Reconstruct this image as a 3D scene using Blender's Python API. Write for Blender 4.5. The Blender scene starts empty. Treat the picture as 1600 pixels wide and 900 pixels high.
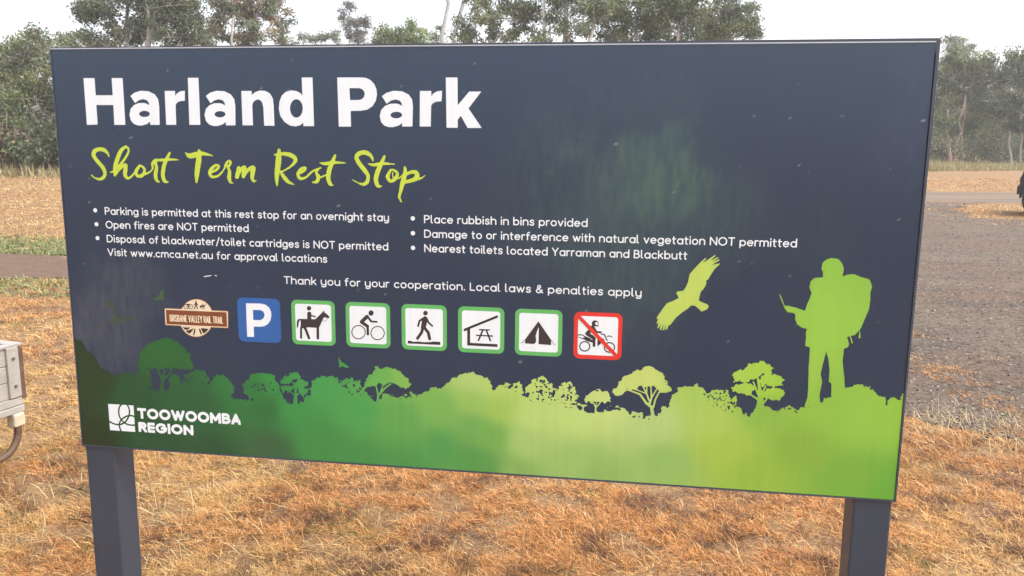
import bpy, math, random
import numpy as np
from mathutils import Vector, Matrix

S = bpy.context.scene
C = S.collection
rad = math.radians

# ------------------------------------------------------------------ camera, sky, sun, exposure
CAM = np.array([0.50705, -2.30497, 1.6])
YAW, PITCH, ROLL, FPX = -0.15292623, 0.17138574, -0.00902677, 1325.80

def cam_axes(y, p, r):
    f = np.array([math.sin(y)*math.cos(p), math.cos(y)*math.cos(p), -math.sin(p)])
    rt = np.array([math.cos(y), -math.sin(y), 0.0])
    dn = np.cross(f, rt)
    return np.array([math.cos(r)*rt + math.sin(r)*dn, -math.sin(r)*rt + math.cos(r)*dn, f])
AX = cam_axes(YAW, PITCH, ROLL)

cd = bpy.data.cameras.new('camera')
cam = bpy.data.objects.new('camera', cd); C.objects.link(cam)
cd.sensor_fit = 'HORIZONTAL'; cd.sensor_width = 36.0
cd.lens = FPX/1600.0*36.0
cd.clip_start = 0.05; cd.clip_end = 5000
m = Matrix(((AX[0][0], -AX[1][0], -AX[2][0], CAM[0]),
            (AX[0][1], -AX[1][1], -AX[2][1], CAM[1]),
            (AX[0][2], -AX[1][2], -AX[2][2], CAM[2]), (0, 0, 0, 1)))
cam.matrix_world = m
S.camera = cam

SUN_EL, SUN_ROT = rad(56), rad(100)
w = bpy.data.worlds.new('World'); S.world = w; w.use_nodes = True
nt = w.node_tree; nt.nodes.clear()
sky = nt.nodes.new('ShaderNodeTexSky'); sky.sky_type = 'NISHITA'; sky.sun_disc = False
sky.sun_elevation = SUN_EL; sky.sun_rotation = SUN_ROT
sky.air_density = 1.0; sky.dust_density = 4.0; sky.ozone_density = 1.0
hs = nt.nodes.new('ShaderNodeHueSaturation'); hs.inputs['Saturation'].default_value = 0.50
bg = nt.nodes.new('ShaderNodeBackground'); bg.inputs['Strength'].default_value = 0.15
wo = nt.nodes.new('ShaderNodeOutputWorld')
nt.links.new(sky.outputs[0], hs.inputs['Color']); nt.links.new(hs.outputs[0], bg.inputs[0]); nt.links.new(bg.outputs[0], wo.inputs[0])

sd = bpy.data.lights.new('sun', 'SUN'); sd.energy = 0.9; sd.angle = rad(50); sd.color = (1.0, 0.98, 0.95)
sun = bpy.data.objects.new('sun', sd); C.objects.link(sun)
sdir = Vector((math.sin(SUN_ROT)*math.cos(SUN_EL), math.cos(SUN_ROT)*math.cos(SUN_EL), math.sin(SUN_EL)))
sun.rotation_euler = sdir.to_track_quat('Z', 'Y').to_euler()

S.view_settings.view_transform = 'Standard'; S.view_settings.look = 'None'
S.view_settings.gamma = 1.0; S.view_settings.use_curve_mapping = False
S.view_settings.exposure = 1.6
S.render.engine = 'CYCLES'
S.cycles.max_bounces = 6; S.cycles.transparent_max_bounces = 8; S.cycles.volume_bounces = 1

# ------------------------------------------------------------------ helpers
rng = np.random.default_rng(7)
SIGN_Z = 0.65                                   # bottom edge of the panel above the ground

def ray(px, py):
    return np.array([(px-800)/FPX, (py-450)/FPX, 1.0]) @ AX
def at(px, py, D):                              # real point at depth D
    return CAM + ray(px, py)*D
def on_ground(px, py, z=0.0):
    d = ray(px, py); return CAM + d*((z-CAM[2])/d[2])
def on_panel(px, py):                           # panel coordinates (u, v) in metres
    d = ray(px, py); p = CAM + d*(-CAM[1]/d[1]); return (p[0], p[2]-SIGN_Z)

def lin(c):
    c = np.asarray(c, float)/255.0
    return np.where(c <= 0.04045, c/12.92, ((c+0.055)/1.055)**2.4)

def tag(o, label=None, cat=None, group=None, kind=None):
    if label: o['label'] = label
    if cat: o['category'] = cat
    if group: o['group'] = group
    if kind: o['kind'] = kind
    return o
def empty(name, loc=(0, 0, 0), rz=0.0):
    o = bpy.data.objects.new(name, None); C.objects.link(o)
    o.location = loc; o.rotation_euler = (0, 0, rz); o.empty_display_size = 0.2
    return o
def link(name, me, mat, parent=None):
    o = bpy.data.objects.new(name, me); C.objects.link(o)
    if mat is not None: me.materials.append(mat)
    if parent is not None: o.parent = parent
    return o
def mesh_np(name, verts, loops, sizes, smooth=False):
    me = bpy.data.meshes.new(name)
    verts = np.asarray(verts, np.float32); loops = np.asarray(loops, np.int32); sizes = np.asarray(sizes, np.int32)
    me.vertices.add(len(verts)); me.vertices.foreach_set('co', verts.ravel())
    me.loops.add(len(loops)); me.loops.foreach_set('vertex_index', loops)
    me.polygons.add(len(sizes))
    st = np.zeros(len(sizes), np.int32); st[1:] = np.cumsum(sizes)[:-1]
    me.polygons.foreach_set('loop_start', st); me.polygons.foreach_set('loop_total', sizes)
    if smooth: me.polygons.foreach_set('use_smooth', np.ones(len(sizes), bool))
    me.update(calc_edges=True); me.validate()
    return me
def set_col(me, cols, name='Col'):
    a = me.color_attributes.new(name, 'FLOAT_COLOR', 'POINT')
    cols = np.asarray(cols, np.float32)
    if cols.shape[1] == 3: cols = np.concatenate([cols, np.ones((len(cols), 1), np.float32)], 1)
    a.data.foreach_set('color', cols.ravel())

class MB:                                       # collects boxes, tubes, lathes into one mesh
    def __init__(s): s.v = []; s.f = []
    def add(s, v, f):
        k = len(s.v); s.v += [tuple(map(float, p)) for p in v]; s.f += [tuple(i+k for i in q) for q in f]
    def box(s, a, b, bev=0.0, M=None):
        x0, y0, z0 = a; x1, y1, z1 = b
        if bev <= 0:
            v = [(x0,y0,z0),(x1,y0,z0),(x1,y1,z0),(x0,y1,z0),(x0,y0,z1),(x1,y0,z1),(x1,y1,z1),(x0,y1,z1)]
            f = [(3,2,1,0),(4,5,6,7),(0,1,5,4),(1,2,6,5),(2,3,7,6),(3,0,4,7)]
        else:
            import bmesh
            bm = bmesh.new(); bmesh.ops.create_cube(bm, size=1)
            for q in bm.verts:
                q.co = Vector(((x0+x1)/2+q.co.x*(x1-x0), (y0+y1)/2+q.co.y*(y1-y0), (z0+z1)/2+q.co.z*(z1-z0)))
            bmesh.ops.bevel(bm, geom=bm.edges[:], offset=bev, segments=2, affect='EDGES', profile=0.5)
            bm.verts.index_update()
            v = [tuple(q.co) for q in bm.verts]; f = [tuple(q.index for q in p.verts) for p in bm.faces]; bm.free()
        if M is not None: v = [tuple(M @ Vector(p)) for p in v]
        s.add(v, f)
    def tube(s, pts, r, n=6, cap=True):
        pts = [np.asarray(p, float) for p in pts]
        rs = r if hasattr(r, '__len__') else [r]*len(pts)
        v = []; f = []; ref = np.array([0.31, 0.17, 0.93])
        for i, p in enumerate(pts):
            t = pts[min(i+1, len(pts)-1)]-pts[max(i-1, 0)]
            t = t/(np.linalg.norm(t)+1e-9)
            a = np.cross(t, ref); 
            if np.linalg.norm(a) < 0.2: a = np.cross(t, np.array([1.0, 0, 0]))
            a /= np.linalg.norm(a); b = np.cross(t, a)
            for k in range(n):
                g = 2*math.pi*k/n
                v.append(p+rs[i]*(math.cos(g)*a+math.sin(g)*b))
        for i in range(len(pts)-1):
            for k in range(n):
                f.append((i*n+k, i*n+(k+1) % n, (i+1)*n+(k+1) % n, (i+1)*n+k))
        if cap:
            f.append(tuple(range(n-1, -1, -1))); f.append(tuple((len(pts)-1)*n+k for k in range(n)))
        s.add(v, f)
    def prism(s, poly, y0, y1):                 # polygon in (x, z) extruded along y
        n = len(poly)
        v = [(x, y0, z) for x, z in poly]+[(x, y1, z) for x, z in poly]
        f = [tuple(range(n)), tuple(range(2*n-1, n-1, -1))]
        f += [(i, i+n, (i+1) % n+n, (i+1) % n) for i in range(n)]
        s.add(v, f)
    def build(s, name, mat, parent=None, smooth=False):
        me = bpy.data.meshes.new(name); me.from_pydata(s.v, [], s.f); me.update()
        import bmesh
        bm = bmesh.new(); bm.from_mesh(me); bmesh.ops.recalc_face_normals(bm, faces=bm.faces); bm.to_mesh(me); bm.free()
        if smooth:
            me.polygons.foreach_set('use_smooth', np.ones(len(me.polygons), bool))
        return link(name, me, mat, parent)

# value noise on arrays
_T = np.random.default_rng(11).random((256, 256))
def vnoise(x, y, seed=0):
    x = np.asarray(x, float)+seed*17.31; y = np.asarray(y, float)+seed*9.77
    xi = np.floor(x).astype(int); yi = np.floor(y).astype(int); fx = x-xi; fy = y-yi
    fx = fx*fx*(3-2*fx); fy = fy*fy*(3-2*fy)
    a = _T[xi & 255, yi & 255]; b = _T[(xi+1) & 255, yi & 255]; c = _T[xi & 255, (yi+1) & 255]; d = _T[(xi+1) & 255, (yi+1) & 255]
    return (a*(1-fx)+b*fx)*(1-fy)+(c*(1-fx)+d*fx)*fy
def fbm(x, y, seed=0, oct=4):
    s = 0; a = 0.5; n = 0
    for i in range(oct):
        s = s+a*vnoise(x*2**i, y*2**i, seed+i*3); n += a; a *= 0.5
    return s/n
def sstep(a, b, x):
    t = np.clip((x-a)/(b-a), 0, 1); return t*t*(3-2*t)

# ------------------------------------------------------------------ materials
def mat(name, col=(0.5, 0.5, 0.5), rough=0.6, spec=0.5, metal=0.0, var=0.0, vscale=20.0, bump=0.0, bscale=60.0, attr=None, coat=0.0, detail=4.0):
    m_ = bpy.data.materials.new(name); m_.use_nodes = True
    n = m_.node_tree; b = n.nodes['Principled BSDF']
    b.inputs['Roughness'].default_value = rough; b.inputs['Metallic'].default_value = metal
    b.inputs['Specular IOR Level'].default_value = spec; b.inputs['Coat Weight'].default_value = coat
    tc = n.nodes.new('ShaderNodeTexCoord')
    src = None
    if attr:
        at_ = n.nodes.new('ShaderNodeAttribute'); at_.attribute_name = attr; src = at_.outputs['Color']
    else:
        rg = n.nodes.new('ShaderNodeRGB'); rg.outputs[0].default_value = (*col, 1); src = rg.outputs[0]
    if var > 0:
        no = n.nodes.new('ShaderNodeTexNoise'); no.inputs['Scale'].default_value = vscale; no.inputs['Detail'].default_value = detail
        n.links.new(tc.outputs['Object'], no.inputs['Vector'])
        mr = n.nodes.new('ShaderNodeMapRange'); mr.inputs['From Min'].default_value = 0.25; mr.inputs['From Max'].default_value = 0.75
        mr.inputs['To Min'].default_value = 1-var; mr.inputs['To Max'].default_value = 1+var
        n.links.new(no.outputs['Fac'], mr.inputs['Value'])
        vm = n.nodes.new('ShaderNodeVectorMath'); vm.operation = 'SCALE'
        n.links.new(src, vm.inputs[0]); n.links.new(mr.outputs[0], vm.inputs['Scale'])
        src = vm.outputs[0]
    n.links.new(src, b.inputs['Base Color'])
    if bump > 0:
        nb = n.nodes.new('ShaderNodeTexNoise'); nb.inputs['Scale'].default_value = bscale; nb.inputs['Detail'].default_value = 5
        n.links.new(tc.outputs['Object'], nb.inputs['Vector'])
        bu = n.nodes.new('ShaderNodeBump'); bu.inputs['Strength'].default_value = bump; bu.inputs['Distance'].default_value = 0.02
        n.links.new(nb.outputs['Fac'], bu.inputs['Height']); n.links.new(bu.outputs[0], b.inputs['Normal'])
    return m_
def leaf_mat(name):
    m_ = mat(name, rough=0.55, spec=0.35, attr='Col'); n = m_.node_tree
    b = n.nodes['Principled BSDF']; a = [q for q in n.nodes if q.type == 'ATTRIBUTE'][0]
    tr = n.nodes.new('ShaderNodeBsdfTranslucent'); mx = n.nodes.new('ShaderNodeMixShader'); mx.inputs[0].default_value = 0.3
    n.links.new(a.outputs['Color'], tr.inputs['Color'])
    n.links.new(b.outputs[0], mx.inputs[1]); n.links.new(tr.outputs[0], mx.inputs[2])
    o = n.nodes['Material Output']; n.links.new(mx.outputs[0], o.inputs['Surface'])
    return m_
M_LEAF = leaf_mat('eucalypt_leaves')
M_GRASS = leaf_mat('grass_blades')
M_BARK = mat('bark', attr='Col', rough=0.85, spec=0.2, var=0.25, vscale=9, bump=0.4, bscale=25)

# ------------------------------------------------------------------ flat print shapes: signed fields -> thin meshes on the panel
def f_poly(pts):
    P = np.asarray(pts, float)
    def f(U, V):
        d2 = np.full(U.shape, 1e9); ins = np.zeros(U.shape, bool)
        n = len(P)
        for i in range(n):
            ax, ay = P[i]; bx, by = P[(i+1) % n]
            ex, ey = bx-ax, by-ay; L = ex*ex+ey*ey
            if L < 1e-16: continue
            t = np.clip(((U-ax)*ex+(V-ay)*ey)/L, 0, 1)
            d2 = np.minimum(d2, (U-ax-t*ex)**2+(V-ay-t*ey)**2)
            if ay != by:
                c = ((ay > V) != (by > V)) & (U < ex*(V-ay)/ey+ax); ins ^= c
        d = np.sqrt(d2); return np.where(ins, -d, d)
    f.bb = (P[:, 0].min(), P[:, 0].max(), P[:, 1].min(), P[:, 1].max()); return f
def f_stroke(pts, ws):                          # round-capped brush with varying width
    P = np.asarray(pts, float); W = np.asarray(ws, float)*np.ones(len(P))
    def f(U, V):
        d = np.full(U.shape, 1e9)
        for i in range(max(1, len(P)-1)):
            a = P[i]; b = P[min(i+1, len(P)-1)]; e = b-a; L = e@e
            t = np.clip(((U-a[0])*e[0]+(V-a[1])*e[1])/L, 0, 1) if L > 1e-16 else np.zeros(U.shape)
            d = np.minimum(d, np.hypot(U-a[0]-t*e[0], V-a[1]-t*e[1])-(W[i]*(1-t)+W[min(i+1, len(P)-1)]*t)/2)
        return d
    h = W.max()/2
    f.bb = (P[:, 0].min()-h, P[:, 0].max()+h, P[:, 1].min()-h, P[:, 1].max()+h); return f
def f_rrect(u0, u1, v0, v1, r):
    def f(U, V):
        qx = np.abs(U-(u0+u1)/2)-(u1-u0)/2+r; qy = np.abs(V-(v0+v1)/2)-(v1-v0)/2+r
        return np.hypot(np.maximum(qx, 0), np.maximum(qy, 0))+np.minimum(np.maximum(qx, qy), 0)-r
    f.bb = (u0, u1, v0, v1); return f
def f_or(*fs):
    bb = [g.bb for g in fs]
    B = (min(b[0] for b in bb), max(b[1] for b in bb), min(b[2] for b in bb), max(b[3] for b in bb))
    def f(U, V):
        D = np.full(U.shape, 1.0)
        us = U[0]; vs = V[:, 0]; h = us[1]-us[0] if len(us) > 1 else 1
        for g in fs:                            # only evaluate near each shape
            i0 = max(0, np.searchsorted(us, g.bb[0]-3*h)-1); i1 = np.searchsorted(us, g.bb[1]+3*h)+1
            j0 = max(0, np.searchsorted(vs, g.bb[2]-3*h)-1); j1 = np.searchsorted(vs, g.bb[3]+3*h)+1
            if i1 <= i0 or j1 <= j0: continue
            sl = (slice(j0, j1), slice(i0, i1))
            if U[sl].size == 0: continue
            D[sl] = np.minimum(D[sl], g(U[sl], V[sl]))
        return D
    f.bb = B; return f
def f_sub(a, b):
    def f(U, V): return np.maximum(a(U, V), -b(U, V))
    f.bb = a.bb; return f
def f_and(a, b):
    def f(U, V): return np.maximum(a(U, V), b(U, V))
    f.bb = a.bb; return f
def f_rough(a, amp, sc, seed=0, pad=None):
    def f(U, V): return a(U, V)+amp*(fbm(U*sc, V*sc, seed, 3)-0.5)*2
    b = a.bb; p = amp if pad is None else pad
    f.bb = (b[0]-p, b[1]+p, b[2]-p, b[3]+p); return f

def field_polys(f, h, bb=None, maxrun=40):
    u0, u1, v0, v1 = bb or f.bb
    u0 -= 2*h; v0 -= 2*h; u1 += 2*h; v1 += 2*h
    nx = max(3, int(math.ceil((u1-u0)/h))+1); ny = max(3, int(math.ceil((v1-v0)/h))+1)
    us = u0+np.arange(nx)*h; vs = v0+np.arange(ny)*h
    U, V = np.meshgrid(us, vs); F = f(U, V); I = F < 0
    cnt = I[:-1, :-1].astype(int)+I[1:, :-1]+I[:-1, 1:]+I[1:, 1:]
    verts = []; faces = []
    for j in range(ny-1):
        row = cnt[j]
        if not row.any(): continue
        full = np.flatnonzero(row == 4)
        if len(full):
            br = np.flatnonzero(np.diff(full) > 1)
            st = np.concatenate([[0], br+1]); en = np.concatenate([br, [len(full)-1]])
            for a, b in zip(full[st], full[en]):
                while a <= b:
                    e = min(b, a+maxrun-1); k = len(verts)
                    verts += [(us[a], vs[j]), (us[e+1], vs[j]), (us[e+1], vs[j+1]), (us[a], vs[j+1])]
                    faces.append((k, k+1, k+2, k+3)); a = e+1
        for i in np.flatnonzero((row > 0) & (row < 4)):
            cs = ((i, j), (i+1, j), (i+1, j+1), (i, j+1)); k = len(verts)
            for q in range(4):
                (ia, ja), (ib, jb) = cs[q], cs[(q+1) & 3]
                fa = F[ja, ia]; fb = F[jb, ib]
                if fa < 0: verts.append((us[ia], vs[ja]))
                if (fa < 0) != (fb < 0):
                    t = fa/(fa-fb); t = min(max(t, 0.001), 0.999)
                    verts.append((us[ia]+(us[ib]-us[ia])*t, vs[ja]+(vs[jb]-vs[ja])*t))
            if len(verts)-k >= 3: faces.append(tuple(range(k, len(verts))))
    return np.array(verts), faces
def decal(name, f, h, layer, material, parent, label=None, maxrun=40, bb=None, colfn=None):
    v, fc = field_polys(f, h, bb, maxrun)
    co = np.stack([v[:, 0], np.full(len(v), -0.00035*layer), v[:, 1]+SIGN_Z], 1)
    me = mesh_np(name, co, np.concatenate([np.array(q) for q in fc]), [len(q) for q in fc])
    o = link(name, me, material, parent)
    if colfn is not None: set_col(me, colfn(v[:, 0], v[:, 1]))
    if label: o['label'] = label
    return o

def Z(x0, y0, s):                               # traced outlines of the printed artwork, onto the panel in metres
    def f(*pts): return [on_panel(x0+p[0]/s, y0+p[1]/s) for p in pts]
    return f
def zpoly(z, *pts): return f_poly(z(*pts))
MPX = 0.00186                                   # metres on the panel per traced pixel, near the middle
def zstroke(z, s, *pts):
    return f_stroke(z(*[(p[0], p[1]) for p in pts]), [max(p[2], 1)/s*MPX for p in pts])
def smooth(pts, n=4):                           # Catmull-Rom
    P = [np.asarray(p, float) for p in pts]; out = []
    for i in range(len(P)-1):
        a = P[max(i-1, 0)]; b = P[i]; c = P[i+1]; d = P[min(i+2, len(P)-1)]
        for k in range(n):
            t = k/n
            out.append(tuple(0.5*(2*b+(c-a)*t+(2*a-5*b+4*c-d)*t*t+(3*b-a-3*c+d)*t**3)))
    out.append(tuple(P[-1])); return out
def zell(z, cx, cy, rx, ry, n=28):
    return f_poly(z(*[(cx+rx*math.cos(2*math.pi*k/n), cy+ry*math.sin(2*math.pi*k/n)) for k in range(n)]))

# stroke alphabet, cap height 1: polylines, ('a', cx, cy, rx, ry, deg0, deg1) arcs, ('d', x, y) dots
def arc(cx, cy, rx, ry, a0, a1, n=14):
    return [(cx+rx*math.cos(rad(a0+(a1-a0)*k/n)), cy+ry*math.sin(rad(a0+(a1-a0)*k/n))) for k in range(n+1)]
X = 0.68
BOWL = arc(.29, X/2, .29, X/2, 0, 360, 24)
TL = [(0, 1.04), (0, .16)]+arc(.14, .15, .14, .15, 180, 270, 6)
TT = [(.12, .93), (.12, .16)]+arc(.25, .15, .13, .15, 180, 275, 6)
GL = {
 'a': (.58, [BOWL, [(.58, X), (.58, 0)]]), 'b': (.58, [BOWL, [(0, 1.04), (0, 0)]]),
 'c': (.50, [arc(.29, X/2, .29, X/2, 48, 312, 18)]), 'd': (.58, [BOWL, [(.58, 1.04), (.58, 0)]]),
 'e': (.58, [arc(.29, X/2, .29, X/2, 0, 318, 20), [(0, .36), (.58, .36)]]),
 'f': (.34, [[(.12, 0), (.12, .82)]+arc(.30, .84, .18, .19, 180, 75, 7), [(0, .67), (.32, .67)]]),
 'g': (.58, [BOWL, [(.58, X), (.58, -.06)]+arc(.29, -.06, .29, .22, 0, -145, 12)]),
 'h': (.54, [[(0, 1.04), (0, 0)], arc(.27, .42, .27, .28, 180, 0, 12)+[(.54, 0)]]),
 'i': (.04, [[(.02, X), (.02, 0)], ('d', .02, .99)]),
 'k': (.48, [[(0, 1.04), (0, 0)], [(.45, X), (.02, .30)], [(.16, .43), (.48, 0)]]),
 'l': (.16, [TL]),
 'm': (.90, [[(0, X), (0, 0)], arc(.225, .44, .225, .26, 180, 0, 12)+[(.45, 0)], arc(.675, .44, .225, .26, 180, 0, 12)+[(.90, 0)]]),
 'n': (.54, [[(0, X), (0, 0)], arc(.27, .42, .27, .28, 180, 0, 12)+[(.54, 0)]]),
 'o': (.58, [BOWL]), 'p': (.58, [BOWL, [(0, X), (0, -.29)]]),
 'r': (.30, [[(0, X), (0, 0)], arc(.25, .42, .25, .28, 180, 75, 8)]),
 's': (.44, [smooth([(.42, .58), (.30, .69), (.14, .69), (.04, .58), (.06, .44), (.22, .36), (.38, .29), (.42, .15), (.32, .02), (.14, .01), (.0, .12)], 3)]),
 't': (.32, [TT, [(0, .67), (.32, .67)]]),
 'u': (.54, [[(0, X), (0, .28)]+arc(.27, .28, .27, .28, 180, 360, 12), [(.54, X), (.54, 0)]]),
 'v': (.52, [[(0, X), (.26, 0), (.52, X)]]), 'w': (.80, [[(0, X), (.21, 0), (.40, X*.93), (.59, 0), (.80, X)]]),
 'y': (.54, [[(0, X), (0, .28)]+arc(.27, .28, .27, .28, 180, 360, 12), [(.54, X), (.54, -.06)]+arc(.27, -.06, .27, .22, 0, -145, 12)]),
 'P': (.56, [[(0, 0), (0, 1), (.30, 1)]+arc(.30, .74, .26, .26, 90, -90, 10)+[(0, .48)]]),
 'O': (.86, [arc(.43, .5, .43, .5, 0, 360, 30)]), 'N': (.70, [[(0, 0), (0, 1), (.70, 0), (.70, 1)]]),
 'T': (.62, [[(0, 1), (.62, 1)], [(.31, 1), (.31, 0)]]),
 'D': (.72, [[(.26, 0), (0, 0), (0, 1), (.26, 1)]+arc(.26, .5, .46, .5, 90, -90, 16)]),
 'V': (.72, [[(0, 1), (.36, 0), (.72, 1)]]), 'Y': (.66, [[(0, 1), (.33, .45), (.66, 1)], [(.33, .45), (.33, 0)]]),
 'B': (.58, [[(.30, .53), (0, .53), (0, 1), (.28, 1)]+arc(.28, .765, .23, .235, 90, -90, 9)+[(.30, .53)]+arc(.30, .265, .28, .265, 90, -90, 9)+[(0, 0), (0, .53)]]),
 'L': (.46, [[(0, 1), (0, 0), (.46, 0)]]),
 '&': (.68, [smooth([(.68, 0), (.40, .34), (.16, .68), (.16, .88), (.30, 1.0), (.44, .90), (.42, .72), (.22, .56), (.04, .38), (.02, .18), (.14, .02), (.32, .0), (.50, .14), (.62, .40)], 3)]),
 '/': (.40, [[(0, -.12), (.40, 1.1)]]), '.': (.04, [('d', .02, .03)]),
 # narrow or heavy capitals
 'A': (.64, [[(0, 0), (.32, 1), (.64, 0)], [(.19, .28), (.45, .28)]]),
 'E': (.46, [[(.46, 1), (0, 1), (0, 0), (.46, 0)], [(0, .5), (.32, .5)]]),
 'I': (.0, [[(0, 1), (0, 0)]]), 'R': (.56, [[(0, 0), (0, 1), (.30, 1)]+arc(.30, .75, .25, .25, 90, -90, 10)+[(0, .5)], [(.28, .5), (.56, 0)]]),
 'S': (.52, [smooth([(.50, .82), (.38, .98), (.14, .98), (.02, .80), (.08, .60), (.28, .51), (.46, .40), (.51, .20), (.38, .02), (.14, .01), (.0, .18)], 3)]),
 'W': (1.06, [[(0, 1), (.28, 0), (.53, .95), (.78, 0), (1.06, 1)]]), 'M': (.80, [[(0, 0), (0, 1), (.40, .25), (.80, 1), (.80, 0)]]),
 'G': (.84, [arc(.43, .5, .43, .5, 45, 360, 26)+[(.50, .5)]]),
}
GL_W = {id(v_[1]): v_[0] for v_ in GL.values()}
def text_field(txt, u0, u1, v0, v1b, cap, sw, track=.25, space=.40, square=False):
    """strokes of one line from (u0, v0) fitted to end at u1"""
    x = 0; items = []
    for ch in txt:
        if ch == ' ': x += space; continue
        wd, st = GL[ch]; items.append((x, st)); x += wd+track
    total = x-track
    sx = (u1-u0-sw)/total
    fs = []
    for x0, st in items:
        part_ = []
        for q in st:
            if square and len(q) < 6 or square and ch in 'RBG':
                q = list(q); e = .6*sw/cap
                if q[0] != q[-1]:
                    for a_, b_ in ((0, 1), (-1, -2)):
                        d_ = np.array(q[a_])-np.array(q[b_]); d_ = d_/(np.linalg.norm(d_)+1e-9)
                        q[a_] = tuple(np.array(q[a_])+d_*e)
            if isinstance(q, tuple):
                P = [(q[1], q[2])]; W = sw*1.25
            else: P = q; W = sw
            lx = [(u0+sw/2+(x0+p[0])*sx, v0+(v1b-v0)*((x0+p[0])/total)+p[1]*(cap-sw)+sw/2) for p in P]
            part_.append(f_stroke(lx, W))
        if square:
            wd = GL_W[id(st)]; vb_ = v0+(v1b-v0)*(x0/total)
            fs.append(f_and(f_or(*part_), f_rrect(u0+x0*sx, u0+sw+(x0+wd)*sx, vb_, vb_+cap, .0002)))
        else: fs += part_
    return f_or(*fs)
def line(p0, p1, txt, cap=.0230, sw=.0033, **k):
    a = on_panel(*p0); b = on_panel(*p1)
    v = (a[1]+b[1])/2
    return text_field(txt, a[0], b[0], v, v, cap, sw, **k)

# ------------------------------------------------------------------ the sign
sign = empty('park_sign')
tag(sign, 'large navy and green park notice board on two dark square posts', 'sign')

def print_mat(name, col, rough=0.22):           # printed vinyl: faint dirt streaks, satin clear film
    m_ = bpy.data.materials.new(name); m_.use_nodes = True
    n = m_.node_tree; b = n.nodes['Principled BSDF']
    b.inputs['Roughness'].default_value = rough; b.inputs['Specular IOR Level'].default_value = 0.75
    tc = n.nodes.new('ShaderNodeTexCoord')
    mp = n.nodes.new('ShaderNodeMapping'); mp.inputs['Scale'].default_value = (55, 1, 2.2)
    no = n.nodes.new('ShaderNodeTexNoise'); no.inputs['Scale'].default_value = 1.0; no.inputs['Detail'].default_value = 4
    n.links.new(tc.outputs['Object'], mp.inputs[0]); n.links.new(mp.outputs[0], no.inputs['Vector'])
    mr = n.nodes.new('ShaderNodeMapRange'); mr.inputs['From Min'].default_value = .3; mr.inputs['From Max'].default_value = .7
    mr.inputs['To Min'].default_value = .965; mr.inputs['To Max'].default_value = 1.035
    n.links.new(no.outputs['Fac'], mr.inputs['Value'])
    if col is None:
        a = n.nodes.new('ShaderNodeAttribute'); a.attribute_name = 'Col'; s_ = a.outputs['Color']
    else:
        r_ = n.nodes.new('ShaderNodeRGB'); r_.outputs[0].default_value = (*col, 1); s_ = r_.outputs[0]
    vm = n.nodes.new('ShaderNodeVectorMath'); vm.operation = 'SCALE'
    n.links.new(s_, vm.inputs[0]); n.links.new(mr.outputs[0], vm.inputs['Scale'])
    n.links.new(vm.outputs[0], b.inputs['Base Color'])
    n2 = n.nodes.new('ShaderNodeTexNoise'); n2.inputs['Scale'].default_value = 5; n2.inputs['Detail'].default_value = 2
    n.links.new(tc.outputs['Object'], n2.inputs['Vector'])
    m2 = n.nodes.new('ShaderNodeMapRange'); m2.inputs['From Min'].default_value = .2; m2.inputs['From Max'].default_value = .8
    m2.inputs['To Min'].default_value = rough-.02; m2.inputs['To Max'].default_value = rough+.03
    n.links.new(n2.outputs['Fac'], m2.inputs['Value']); n.links.new(m2.outputs[0], b.inputs['Roughness'])
    return m_
M_NAVY = print_mat('navy_print', None)
M_GREEN = print_mat('green_print', None)
M_WHITE = print_mat('white_print', (.70, .735, .76))
M_LIME = print_mat('lime_print', (.47, .58, .045))
M_BLUE = print_mat('blue_print', (.014, .098, .33))
M_SGREEN = print_mat('pictogram_green', (.098, .39, .105))
M_BLACK = print_mat('black_print', (.028, .022, .030))
M_RED = print_mat('red_print', (.62, .028, .022))
M_CREAM = print_mat('cream_print', (.70, .58, .41))
M_BROWN = print_mat('brown_print', (.18, .05, .02))
M_POST = mat('post_paint', (.034, .043, .063), rough=.42, var=.12, vscale=6, bump=.03, bscale=200)
M_RIM = mat('rim_paint', (.048, .058, .082), rough=.35, var=.06)
M_PALE_EDGE = mat('pale_edge', (.62, .64, .70), rough=.4, metal=.3)

PW, PH = 1.2058, 1.2
# the printed face: navy sheet with stains that have their own shape
nx, nz = 482, 240
us = np.linspace(-PW, PW, nx+1); vs = np.linspace(0, PH, nz+1)
U, V = np.meshgrid(us, vs)
base = np.zeros(U.shape+(3,)); base[:] = (.0085, .0265, .061)
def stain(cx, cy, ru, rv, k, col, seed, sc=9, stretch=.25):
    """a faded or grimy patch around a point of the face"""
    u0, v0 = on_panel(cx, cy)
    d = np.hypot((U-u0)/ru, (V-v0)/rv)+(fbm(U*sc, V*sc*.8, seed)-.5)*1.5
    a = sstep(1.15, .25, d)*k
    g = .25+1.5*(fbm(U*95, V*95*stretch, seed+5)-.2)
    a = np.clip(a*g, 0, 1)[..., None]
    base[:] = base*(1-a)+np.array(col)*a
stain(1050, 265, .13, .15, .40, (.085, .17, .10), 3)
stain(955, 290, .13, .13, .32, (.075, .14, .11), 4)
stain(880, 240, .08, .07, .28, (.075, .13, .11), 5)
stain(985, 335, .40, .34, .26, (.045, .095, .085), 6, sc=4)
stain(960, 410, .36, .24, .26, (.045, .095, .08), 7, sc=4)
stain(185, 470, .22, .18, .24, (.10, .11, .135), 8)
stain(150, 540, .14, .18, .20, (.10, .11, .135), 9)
stain(1430, 180, .12, .25, .16, (.045, .065, .14), 12)
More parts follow.
